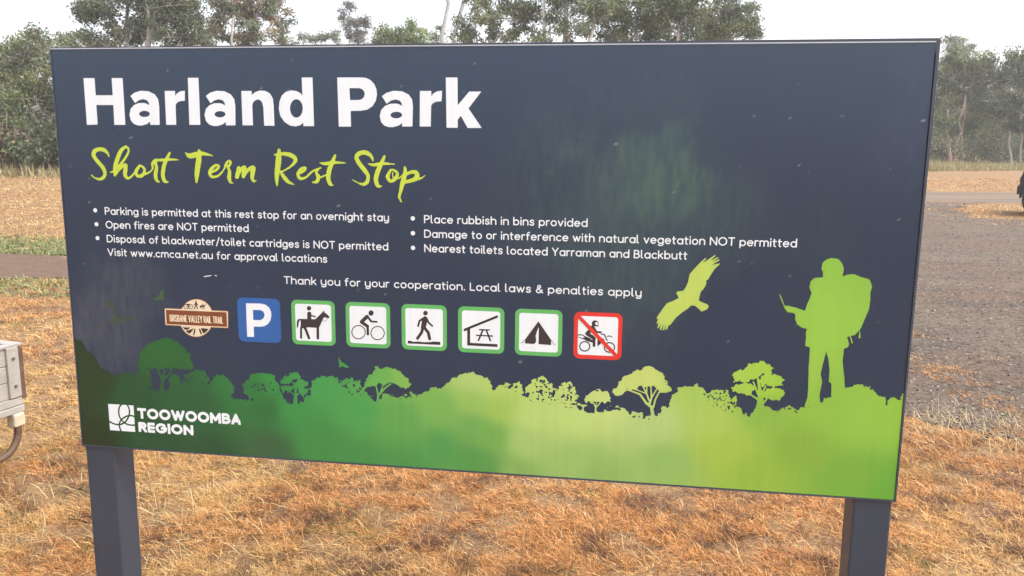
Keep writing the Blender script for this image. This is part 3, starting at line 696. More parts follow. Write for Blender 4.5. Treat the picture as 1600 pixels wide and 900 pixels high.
man = f_or(zpoly(zk,(345,155),(345,125),(336,110),(342,75),(365,55),(395,46),(430,52),(455,80),(463,110),(455,150),(480,142),(520,138),(560,155),(600,165),(612,175),(621,208),(612,240),(610,290),(603,340),(575,400),(560,440),(525,480),(480,492),(492,535),(485,550),(462,558),(455,630),(465,720),(468,790),(470,830),(472,880),(395,880),(392,820),(393,755),(378,740),(382,680),(375,610),(362,570),(345,640),(332,700),(340,745),(325,820),(332,885),(240,885),(258,830),(262,770),(265,650),(272,552),(245,540),(250,490),(247,470),(258,445),(230,440),(200,420),(188,390),(190,365),(180,355),(145,352),(125,320),(98,252),(105,252),(130,315),(150,316),(190,325),(245,345),(255,310),(282,245),(268,215),(275,180),(295,160)),
   st(zk,3.6,5,(498,488),(510,525)), zpoly(zk,(550,452),(553,452),(556,498),(545,498)))
decal('printed_hiker', f_rough(man, .0008, 120, 4, .001), .0013, 2, M_GREEN, panel, 'lime silhouette of a hiker with a large backpack', maxrun=8, colfn=green_at)
zd = Z(1010, 390, 6.43)
bird = zpoly(zd,(298,437),(315,420),(345,418),(372,412),(400,370),(420,320),(435,245),(480,195),(545,125),(595,82),(602,92),(565,135),(600,115),(650,80),(690,52),(697,60),(640,118),(715,75),(725,82),(650,133),(730,95),(736,105),(655,155),(735,138),(740,145),(705,175),(690,190),(665,225),(640,265),(620,300),(592,318),(605,325),(595,360),(570,400),(548,420),(535,465),(525,510),(560,530),(610,548),(627,568),(610,600),(555,622),(520,590),(490,565),(450,560),(420,590),(360,630),(300,680),(235,762),(225,755),(205,805),(192,802),(195,740),(180,810),(165,808),(170,740),(150,808),(135,805),(145,740),(122,790),(110,785),(125,730),(105,750),(103,735),(120,690),(102,700),(105,680),(160,600),(205,540),(270,515),(325,485),(312,457))
decal('printed_bird', bird, .001, 1, M_GREEN, panel, 'large lime eagle silhouette with spread wings', maxrun=8, colfn=green_at)
zs = Z(370, 540, 5)
decal('printed_bird', zpoly(zs,(794,85),(812,118),(826,132),(850,145),(880,168),(860,174),(835,165),(820,160),(808,172),(797,160),(803,150),(797,130)), .0008, 1, M_GREEN, panel, 'small green bird silhouette above the printed trees', colfn=green_at)
zs = Z(120, 420, 5.333)
mk = print_mat('dull_green_print', tuple(lin((62, 108, 72))*.6))
decal('printed_bird', zpoly(zs,(722,162),(728,182),(717,226),(727,238),(722,258),(711,264),(699,251),(678,263),(618,257),(660,242),(684,230),(692,204)), .0008, 1, mk, panel, 'small dark green bird silhouette beside the trail badge')
mk2 = print_mat('faded_green_print', tuple(lin((72, 92, 84))*.5))
decal('printed_bird', f_rough(zpoly(zs,(222,235),(270,260),(320,330),(345,400),(420,402),(545,408),(430,430),(380,460),(300,465),(240,440),(300,405),(290,350),(240,290)), .006, 70, 8, .002), .0012, 1, mk2, panel, 'faded dark bird silhouette near the left edge')
decal('scratch', f_or(zpoly(zs,(1056,62),(1090,56),(1132,53),(1110,62),(1060,68)), zpoly(zs,(1145,53),(1165,54),(1170,62),(1155,60))), .0008, 1, M_WHITE, panel)

# ------------------------------------------------------------------ ground, gravel lot, tracks
def warp(n, lo, hi, k):
    t = np.linspace(np.arcsinh(lo/k), np.arcsinh(hi/k), n); return np.sinh(t)*k
gx = warp(420, -420, 420, 3.0); gy = warp(420, -330, 430, 3.0)+2.0
def poly_xy(pts): return f_poly(pts)
LOT = poly_xy([(34,-9),(10,.2),(4.4,1.55),(2.75,2.35),(2.15,3.0),(1.75,4.0),(1.35,5.2),(.8,6.9),(.3,9.0),(1.2,12.5),(2.6,16),(3.4,24.9),(9.9,23.4),(8.5,21.2),(7.7,17.8),(12,18.0),(40,18.5),(60,-9)])
TRACK = poly_xy([(-2,26.0),(3,24.6),(10.9,23.2),(30,22.5),(50,22),(50,30),(13.7,29.6),(9,29.2),(2,30.5),(-2,30)])
PATH = poly_xy([(-60,8.6),(-30,8.7),(-8.3,8.1),(-7.1,7.95),(-3,7.9),(1.3,8.2),(1.4,6.0),(-2,6.25),(-6,6.34),(-6.8,6.3),(-30,6.4),(-60,6.2)])
def flat(name, fld, bb, h, z, material, label=None):
    v, fc = field_polys(fld, h, bb, 12)
    me = mesh_np(name, np.stack([v[:, 0], v[:, 1], np.full(len(v), z)], 1), np.concatenate([np.array(q) for q in fc]), [len(q) for q in fc])
    o = link(name, me, material); o['kind'] = 'structure'; return o

def ground_mat(name, cols, scales, patch=None, bump=.6, bscale=30, stretch=(1, 1, 1)):
    """mix of soil colours by layered noise; patch = (colour, scale, threshold)"""
    m_ = bpy.data.materials.new(name); m_.use_nodes = True; n = m_.node_tree; b = n.nodes['Principled BSDF']
    b.inputs['Roughness'].default_value = .95; b.inputs['Specular IOR Level'].default_value = .15
    tc = n.nodes.new('ShaderNodeTexCoord'); prev = None
    for i, (c, s_) in enumerate(zip(cols, scales)):
        if prev is None:
            r_ = n.nodes.new('ShaderNodeRGB'); r_.outputs[0].default_value = (*c, 1); prev = r_.outputs[0]; continue
        no = n.nodes.new('ShaderNodeTexNoise'); no.inputs['Scale'].default_value = s_[0]; no.inputs['Detail'].default_value = 6; no.inputs['Roughness'].default_value = .6
        mp = n.nodes.new('ShaderNodeMapping'); mp.inputs['Location'].default_value = (i*7.3, i*3.1, 0); mp.inputs['Scale'].default_value = stretch
        n.links.new(tc.outputs['Object'], mp.inputs[0]); n.links.new(mp.outputs[0], no.inputs['Vector'])
        mr = n.nodes.new('ShaderNodeMapRange'); mr.inputs['From Min'].default_value = s_[1]; mr.inputs['From Max'].default_value = s_[2]
        n.links.new(no.outputs['Fac'], mr.inputs['Value'])
        mx = n.nodes.new('ShaderNodeMix'); mx.data_type = 'RGBA'
        n.links.new(mr.outputs[0], mx.inputs[0]); n.links.new(prev, mx.inputs[6]); mx.inputs[7].default_value = (*c, 1)
        prev = mx.outputs[2]
    n.links.new(prev, b.inputs['Base Color'])
    nb = n.nodes.new('ShaderNodeTexNoise'); nb.inputs['Scale'].default_value = bscale; nb.inputs['Detail'].default_value = 8; nb.inputs['Roughness'].default_value = .7
    n.links.new(tc.outputs['Object'], nb.inputs['Vector'])
    bu = n.nodes.new('ShaderNodeBump'); bu.inputs['Strength'].default_value = bump; bu.inputs['Distance'].default_value = .03
    n.links.new(nb.outputs['Fac'], bu.inputs['Height']); n.links.new(bu.outputs[0], b.inputs['Normal'])
    return m_
M_GROUND = ground_mat('dry_lawn_soil', [(.22,.13,.062),(.29,.185,.09),(.15,.08,.05),(.38,.255,.125),(.09,.075,.065),(.09,.048,.03)], [None,(.9,.35,.65),(2.3,.56,.66),(38,.45,.75),(1.7,.60,.68),(90,.48,.66)])
M_GRAVEL = ground_mat('gravel', [(.138,.103,.078),(.170,.131,.101),(.145,.093,.064),(.09,.073,.062),(.205,.162,.125),(.055,.047,.042)], [None,(.35,.35,.65),(.55,.45,.60),(2.2,.48,.66),(48,.47,.62),(26,.53,.64)], bump=1.0, bscale=45, stretch=(.55, 1.0, 1))
M_PATH = ground_mat('path_gravel', [(.135,.087,.06),(.165,.112,.08),(.095,.064,.047)], [None,(6,.4,.6),(30,.5,.7)], bump=.7, bscale=50)
M_TRACK = ground_mat('track_gravel', [(.16,.125,.098),(.20,.145,.10),(.10,.078,.064)], [None,(.5,.4,.6),(1.0,.5,.66)], bump=.5, stretch=(.12, 1.6, 1))

def ground_z(x, y): return .012*(fbm(x*.35, y*.35, 41, 2)-.5)*0
Xg, Yg = np.meshgrid(gx, gy)
v = np.stack([Xg.ravel(), Yg.ravel(), np.zeros(Xg.size)], 1)
jj, ii = np.meshgrid(np.arange(len(gy)-1), np.arange(len(gx)-1), indexing='ij'); k0 = (jj*len(gx)+ii).ravel(); nxg = len(gx)
me = mesh_np('ground', v, np.stack([k0, k0+1, k0+nxg+1, k0+nxg], 1).ravel(), [4]*len(k0))
tag(link('ground', me, M_GROUND), kind='structure')
flat('gravel_road', f_rough(LOT, .55, 1.3, 51), (0, 40, -8, 25.2), .07, .0065, M_GRAVEL)
flat('farm_track', f_rough(TRACK, .9, .7, 52), (-3, 46, 20, 32), .14, .004, M_TRACK)
flat('path', f_rough(PATH, .22, 2.0, 53), (-45, 1.7, 5.5, 9.5), .06, .008, M_PATH)

# ------------------------------------------------------------------ dry grass, stones
def blades(name, xy, length, width, lean, cols, material, label, seed, z0=0.0):
    """one mesh of bent three-step blades"""
    r = np.random.default_rng(seed); n = len(xy)
    az = r.uniform(0, 2*np.pi, n); d = np.stack([np.cos(az), np.sin(az)], 1); sd_ = np.stack([-d[:, 1], d[:, 0]], 1)
    L = length; W = width; a = lean
    z = np.zeros((n, 5, 3), np.float32)
    for k, (fr, wf) in enumerate(((0, 1), (.5, .8), (1, 0))):
        curve = fr**1.5
        hx = L*np.sin(a)*fr*(.6+.4*curve); hz = L*np.cos(a)*fr*(1-.35*curve*np.sin(a))+z0
        cx = xy[:, 0]+d[:, 0]*hx; cy = xy[:, 1]+d[:, 1]*hx
        if k < 2:
            z[:, 2*k, 0] = cx+sd_[:, 0]*W*wf/2; z[:, 2*k, 1] = cy+sd_[:, 1]*W*wf/2; z[:, 2*k, 2] = hz
            z[:, 2*k+1, 0] = cx-sd_[:, 0]*W*wf/2; z[:, 2*k+1, 1] = cy-sd_[:, 1]*W*wf/2; z[:, 2*k+1, 2] = hz+W*.25
        else:
            z[:, 4, 0] = cx; z[:, 4, 1] = cy; z[:, 4, 2] = hz
    base_ = (np.arange(n)*5)[:, None]
    lo = np.concatenate([base_+np.array([0, 1, 3, 2]), base_+np.array([2, 3, 4])], 1).ravel()
    me = mesh_np(name, z.reshape(-1, 3), lo, np.tile([4, 3], n))
    set_col(me, np.repeat(cols, 5, axis=0))
    o = link(name, me, material); tag(o, label, 'grass', kind='stuff'); return o
def scatter(n, y0, y1, xl, xr, seed, p=1.0):
    """points thinning with distance: density falls as y grows"""
    r = np.random.default_rng(seed); t = r.random(n)
    y = (y0**(1-p)+(y1**(1-p)-y0**(1-p))*t)**(1/(1-p)) if p != 1 else y0*(y1/y0)**t
    return y, r
PAL = np.array([(.62,.375,.145),(.60,.315,.115),(.68,.48,.215),(.50,.235,.080),(.24,.115,.052),(.76,.58,.33)])
def grass_zone(n, dmin, dmax, a0, a1, seed, p=1.6):
    """fan of points around the spot in front of the notice board"""
    t, r = scatter(n, dmin, dmax, 0, 0, seed, p)
    th = r.uniform(a0, a1, n); x = CAM[0]+t*np.sin(th); y = CAM[1]+t*np.cos(th)
    return np.stack([x, y], 1), t, r
xy, dist, r = grass_zone(1400000, 2.5, 48, rad(-60), rad(44), 5, 1.74)
lot = f_rough(LOT, .55, 1.3, 51)(xy[:, 0], xy[:, 1]); trk = TRACK(xy[:, 0], xy[:, 1]); pth = PATH(xy[:, 0], xy[:, 1])
bare = fbm(xy[:, 0]*1.1, xy[:, 1]*1.1, 61, 4); tuft = fbm(xy[:, 0]*8, xy[:, 1]*8, 62, 3)
verge = (lot > -1.5)&(lot < .05)&(fbm(xy[:, 0]*2.0, xy[:, 1]*2.6, 63, 3)+.10*sstep(-1.5, 0, lot) > .60)    # tufts creeping into the gravel edge
keep = ((lot > .0)|verge)&(trk > .2)&(pth > .02)&(bare+.35*(tuft-.5) > .08)&(r.random(len(xy)) < .12+.95*sstep(.30, .62, tuft))
xy, dist, tuft, bare, lot, pth = [q[keep] for q in (xy, dist, tuft, bare, lot, pth)]; n = len(xy)
hue = fbm(xy[:, 0]*.55, xy[:, 1]*.55, 64, 3)+.22*(r.random(n)-.5)
left = sstep(.6, -1.5, xy[:, 0]-.12*xy[:, 1])              # paler straw towards the west side
pick = np.clip(((.62-hue)*2.2+.35*r.random(n)-.26*left+.30*sstep(1.1, 1.9, xy[:, 0])*sstep(5, 2.5, xy[:, 1])), 0, .999)
ci = np.where(pick < .22, 2, np.where(pick < .45, 0, np.where(pick < .75, 1, 3)))
ci = np.where(r.random(n) < .13, 4, ci); ci = np.where(r.random(n) < .07, 5, ci)
col = PAL[ci]*np.array([1.10, 1.06, .97])*(.55+.75*r.random(n))[:, None]
far = (xy[:, 1] > 8.05)&(xy[:, 1] < 10.4)&(xy[:, 0] < 2)
gr = (far&(r.random(n) < sstep(10.6, 8.8, xy[:, 1])*.9))|((xy[:, 1] > 5.2)&(xy[:, 1] < 6.4)&(r.random(n) < .35)&(xy[:, 0] < 1))
col[gr] = np.array((.16,.21,.065))*(.7+.6*r.random(gr.sum()))[:, None]
sp = (fbm(xy[:, 0]*2.2, xy[:, 1]*2.2, 66, 3) > .66)&(r.random(n) < .25); col[sp] = np.array((.20,.22,.06))*(.7+.6*r.random(sp.sum()))[:, None]
dk = (fbm(xy[:, 0]*1.7, xy[:, 1]*2.4, 67, 4) > .64)&(r.random(n) < .45)      # grey rotted thatch
col[dk] = np.array((.19,.125,.09))*(.6+.8*r.random(dk.sum()))[:, None]
gap = (fbm(xy[:, 0]*12, xy[:, 1]*15, 68, 3) > .62)&(r.random(n) < .75); col[gap] = np.array((.20,.095,.05))*(.4+.9*r.random(gap.sum()))[:, None]
sp = r.random(n) < .06; col[sp] = np.array((.10,.05,.03))*(.6+.9*r.random(sp.sum()))[:, None]
yl = (fbm(xy[:, 0]*1.6, xy[:, 1]*1.6, 69, 3) > .52)&(xy[:, 0] < -1.15)&(xy[:, 1] < 3)&(r.random(n) < .45); col[yl] = np.array((.66,.455,.18))*(.7+.5*r.random(yl.sum()))[:, None]
L = (.022+.040*r.random(n))*(.75+.6*tuft)*(1+.035*dist)
W = np.maximum(.0020, .00050*dist)*(.7+.6*r.random(n))
lean = np.clip(r.normal(1.22, .26, n), .2, 1.52)
blades('dry_grass', xy, L, W, lean, col, M_GRASS, 'short dry orange and straw grass over bare soil', 6)
r = np.random.default_rng(77); n = 42000; q = np.stack([r.uniform(-22, 1.5, n), np.abs(r.normal(0, 1, n))*.95+8.1], 1)
q[:9000, 1] = r.uniform(5.3, 6.35, 9000); q = q[fbm(q[:, 0]*.9, q[:, 1]*1.3, 78, 3) > .40]; n = len(q)
blades('green_grass', q, .05+.06*r.random(n), .012+.008*r.random(n), np.clip(r.normal(1.0, .3, n), .2, 1.5), np.array((.22,.24,.10))*(.65+.7*r.random(n))[:, None], M_GRASS, 'greener short grass along both sides of the path', 79)
# longer pale stalks near the posts and at the left
cx = np.concatenate([r.normal(-1.65, .35, 420), r.normal(-.35, .5, 60), r.normal(2.25, .35, 800), r.normal(1.0, 1.0, 40)])
cy = np.concatenate([r.normal(.95, .35, 420), r.normal(.55, .2, 60), r.normal(2.62, .26, 800), r.normal(.9, .3, 40)])
q = np.stack([cx, cy], 1); n = len(q)
blades('straw_stalks', q, .07+.10*r.random(n), np.full(n, .0026), np.clip(r.normal(1.0, .35, n), .1, 1.5), np.array((.62,.47,.24))*(.7+.6*r.random(n))[:, None], M_GRASS, 'longer pale straw stalks standing out of the dry lawn', 9)
# rank grass under the tree lines
def rank(name, n, pts, depth, hgt, label, seed, colr):
    r = np.random.default_rng(seed); P = np.array(pts); t = r.random(n)*(len(P)-1); i = t.astype(int); f = (t-i)[:, None]
    q = P[i]*(1-f)+P[np.minimum(i+1, len(P)-1)]*f; q = q+np.array([[0, 1]])*(r.random((n, 1))*depth)
    k = fbm(q[:, 0]*.5, q[:, 1]*.5, seed, 3)
    c_ = np.array(colr)[r.integers(0, len(colr), n)]*(.7+.6*r.random(n))[:, None]
    blades(name, q, hgt*(.5+.9*k)*(.7+.5*r.random(n)), .022+.02*r.random(n), np.clip(np.abs(r.normal(.55, .4, n)), 0, 1.45), c_, M_GRASS, label, seed+1)
rank('tall_grass', 26000, [(-46, 25.5), (-21, 27.8), (-6, 31), (4, 36), (12, 44), (17.5, 53), (28, 60), (44, 66)], 5.0, .62, 'tall yellow green grass along the tree line', 71, [(.36,.29,.14),(.27,.24,.11),(.24,.23,.10),(.36,.29,.15)])

# gravel stones
def stones(n, seed):
    r = np.random.default_rng(seed)
    t, _ = scatter(n, 3.5, 24, 0, 0, seed+500, 1.5); th = r.uniform(rad(8), rad(34), n)
    x = CAM[0]+t*np.sin(th); y = CAM[1]+t*np.cos(th)
    k = LOT(x, y) < -.05+.25*r.random(n); x, y, t = x[k], y[k], t[k]; n = len(x)
    s = (.0035+.010*r.random(n)**3)*(1+.05*t)
    o8 = np.array([(1,0,0),(0,1,0),(-1,0,0),(0,-1,0),(0,0,1),(0,0,-1)], float)
    V_ = o8[None]*s[:, None, None]*(.6+.7*r.random((n, 6, 1))); V_[:, :, 2] *= .7
    a = r.uniform(0, 6.28, n); c_, s_ = np.cos(a)[:, None], np.sin(a)[:, None]
    vx = V_[:, :, 0]*c_-V_[:, :, 1]*s_+x[:, None]; vy = V_[:, :, 0]*s_+V_[:, :, 1]*c_+y[:, None]
    V_ = np.stack([vx, vy, V_[:, :, 2]+.005], 2)
    F_ = np.array([(0,1,4),(1,2,4),(2,3,4),(3,0,4),(1,0,5),(2,1,5),(3,2,5),(0,3,5)])
    lo = ((np.arange(n)*6)[:, None, None]+F_[None]).ravel()
    me = mesh_np('gravel_stones', V_.reshape(-1, 3), lo, [3]*(8*n))
    cc = np.array([(.15,.12,.098),(.06,.053,.05),(.26,.215,.175),(.14,.095,.07)])[r.integers(0, 4, n)]*(.75+.45*r.random(n))[:, None]
    set_col(me, np.repeat(cc, 6, axis=0))
    tag(link('gravel_stones', me, mat('stones', attr='Col', rough=.9, spec=.2)), 'loose grey and brown stones on the gravel', 'gravel', kind='stuff')
stones(45000, 81)

# ------------------------------------------------------------------ trees
def make_tree(name, label, cat, base, lobes, depth_k=.8, n_leaf=9000, clump=.55, leaf=(.17, .045), cols=((.085,.105,.055),(.12,.135,.075),(.06,.08,.045)), bark=(.30,.26,.22), r0=.16, seed=1, group=None, trunk_to=None, stems=None, twig=.018, clumps=None, droop=.6, D=None, dead=False, spread=1.0):
    """base: pixel of the foot or (x, y); lobes: (px, py, rx, ry) outline blobs of the crown seen at depth D"""
    r = np.random.default_rng(seed); rr = random.Random(seed)
    B = at(base[0], base[1], D); B = np.array([B[0], B[1], -.05])
    k = D/FPX; fwd = AX[2]*np.array([1, 1, 0]); fwd /= np.linalg.norm(fwd)
    lob = []
    for (px, py, rx, ry) in lobes:
        c = at(px, py, D)+fwd*r.normal(0, .35)*rx*k*depth_k
        lob.append((c, rx*k, ry*k, rx*k*depth_k))
    t = MB()
    top = max(lob, key=lambda q: q[0][2])[0]; mid = sum((q[0] for q in lob))/len(lob)
    tgt = at(*trunk_to, D) if trunk_to else np.array([mid[0]*.7+B[0]*.3, mid[1]*.7+B[1]*.3, mid[2]])
    def wob(a, b, n, amt):
        P = []
        for i in range(n+1):
            s = i/n; p = a*(1-s)+b*s
            if 0 < i < n: p = p+np.array([rr.uniform(-1, 1), rr.uniform(-1, 1), rr.uniform(-.4, .4)])*amt*np.linalg.norm(b-a)
            P.append(p)
        return P
    trunks = []
    for st_ in (stems or [(0, 0, 1.0)]):
        o = np.array([st_[0]*k, 0, 0]); e = tgt+np.array([st_[1]*k, rr.uniform(-.4, .4), 0])
        P = wob(B+o, e, 6, .025); R = np.linspace(r0*st_[2], r0*st_[2]*.45, 7)
        R[0] *= 1.25; t.tube(P, R, 8); trunks += [(P[i], R[i]) for i in range(2, 7)]
    pts = list(trunks)
    for (c, a, h, d_) in lob:                                # limbs into each blob
        j = min(trunks, key=lambda q: np.linalg.norm(q[0]-c)+(2.0 if q[0][2] > c[2] else 0))
        P = wob(j[0], c, 4, .06); R = np.linspace(min(j[1]*.7, .09), .022, 5); t.tube(P, R, 6, cap=False)
        pts += [(P[i], R[i]) for i in range(1, 5)]
    tot = sum(a*h for _, a, h, _ in lob); CL = []
    ncl = clumps or max(20, n_leaf//110)
    for (c, a, h, d_) in lob:
        for _ in range(max(4, int(ncl*a*h/tot))):
            u = r.normal(size=3); u /= np.linalg.norm(u); u *= r.random()**.42
            CL.append(c+np.array([u[0]*a, u[1]*d_, u[2]*h]))
    PT = np.array([q[0] for q in pts])
    for p in CL:
        i = int(np.argmin(np.linalg.norm(PT-p, axis=1)))
        t.tube(wob(PT[i], p, 3, .07), [min(pts[i][1]*.6, twig*1.4), twig, twig*.7, twig*.4], 4, cap=False)
        for _ in range(2 if not dead else 4):
            e = p+np.array([rr.gauss(0, 1), rr.gauss(0, 1), rr.gauss(.1, 1)])*clump*1.1
            t.tube([p, (p+e)/2+np.array([0, 0, .05]), e], [twig*.5, twig*.4, twig*.25], 3, cap=False)
    root = empty(name, tuple(B))
    tag(root, label, cat, group)
    o = t.build('trunk', M_BARK, root, smooth=True); nv = len(o.data.vertices)
    co = np.zeros(nv*3, np.float32); o.data.vertices.foreach_get('co', co); co = co.reshape(-1, 3)
    bn = fbm(co[:, 2]*.9+co[:, 0], co[:, 0]*2+co[:, 1], seed, 3)[:, None]
    set_col(o.data, np.array(bark)*(.55+.9*bn)); co -= B; o.data.vertices.foreach_set('co', co.ravel()); o.data.update()
    if not dead and n_leaf:
        cl = np.array(CL); m_ = len(cl); per = n_leaf//m_; n = per*m_
        idx = np.repeat(np.arange(m_), per)
        ck = r.uniform(.6, 1.25, m_)
        sz = clump*ck[idx]
        g = r.normal(size=(n, 3)); g /= np.linalg.norm(g, axis=1)[:, None]; g *= (r.random((n, 1))**.5)
        p = cl[idx]+g*np.stack([sz, sz, sz*.72], 1)
        d = r.normal(size=(n, 3)); d[:, 2] -= droop; d /= np.linalg.norm(d, axis=1)[:, None]
        s_ = np.cross(d, r.normal(size=(n, 3))); s_ /= np.linalg.norm(s_, axis=1)[:, None]
        L_ = (leaf[0]*(.65+.7*r.random(n)))[:, None]; W_ = (leaf[1]*(.7+.6*r.random(n)))[:, None]
        V_ = np.stack([p, p+d*L_*.45+s_*W_, p+d*L_, p+d*L_*.45-s_*W_], 1)-B
        lo = np.arange(n*4); me = mesh_np('crown', V_.reshape(-1, 3), lo, np.full(n, 4))
        ca = np.array(cols); cc = 1.2*ca[r.integers(0, len(ca), m_)][idx]*(.72+.5*r.random(m_))[idx][:, None]*(.75+.5*r.random(n))[:, None]
        br_ = r.random(n) < .04; cc[br_] = np.array((.22,.15,.08))
        set_col(me, np.repeat(cc, 4, axis=0)); link('crown', me, M_LEAF, root)
    return root
GREY = ((.135,.165,.10),(.10,.125,.072),(.17,.195,.12)); OLIVE = ((.135,.165,.065),(.10,.13,.05),(.17,.19,.08)); DEEP = ((.075,.10,.045),(.10,.125,.055),(.058,.08,.038)); LIGHT = ((.17,.22,.08),(.14,.18,.06),(.20,.24,.11))
DRY = ((.22,.18,.11),(.17,.15,.09),(.26,.21,.14),(.14,.145,.085))
G1 = 'gum trees along the far edge of the park'
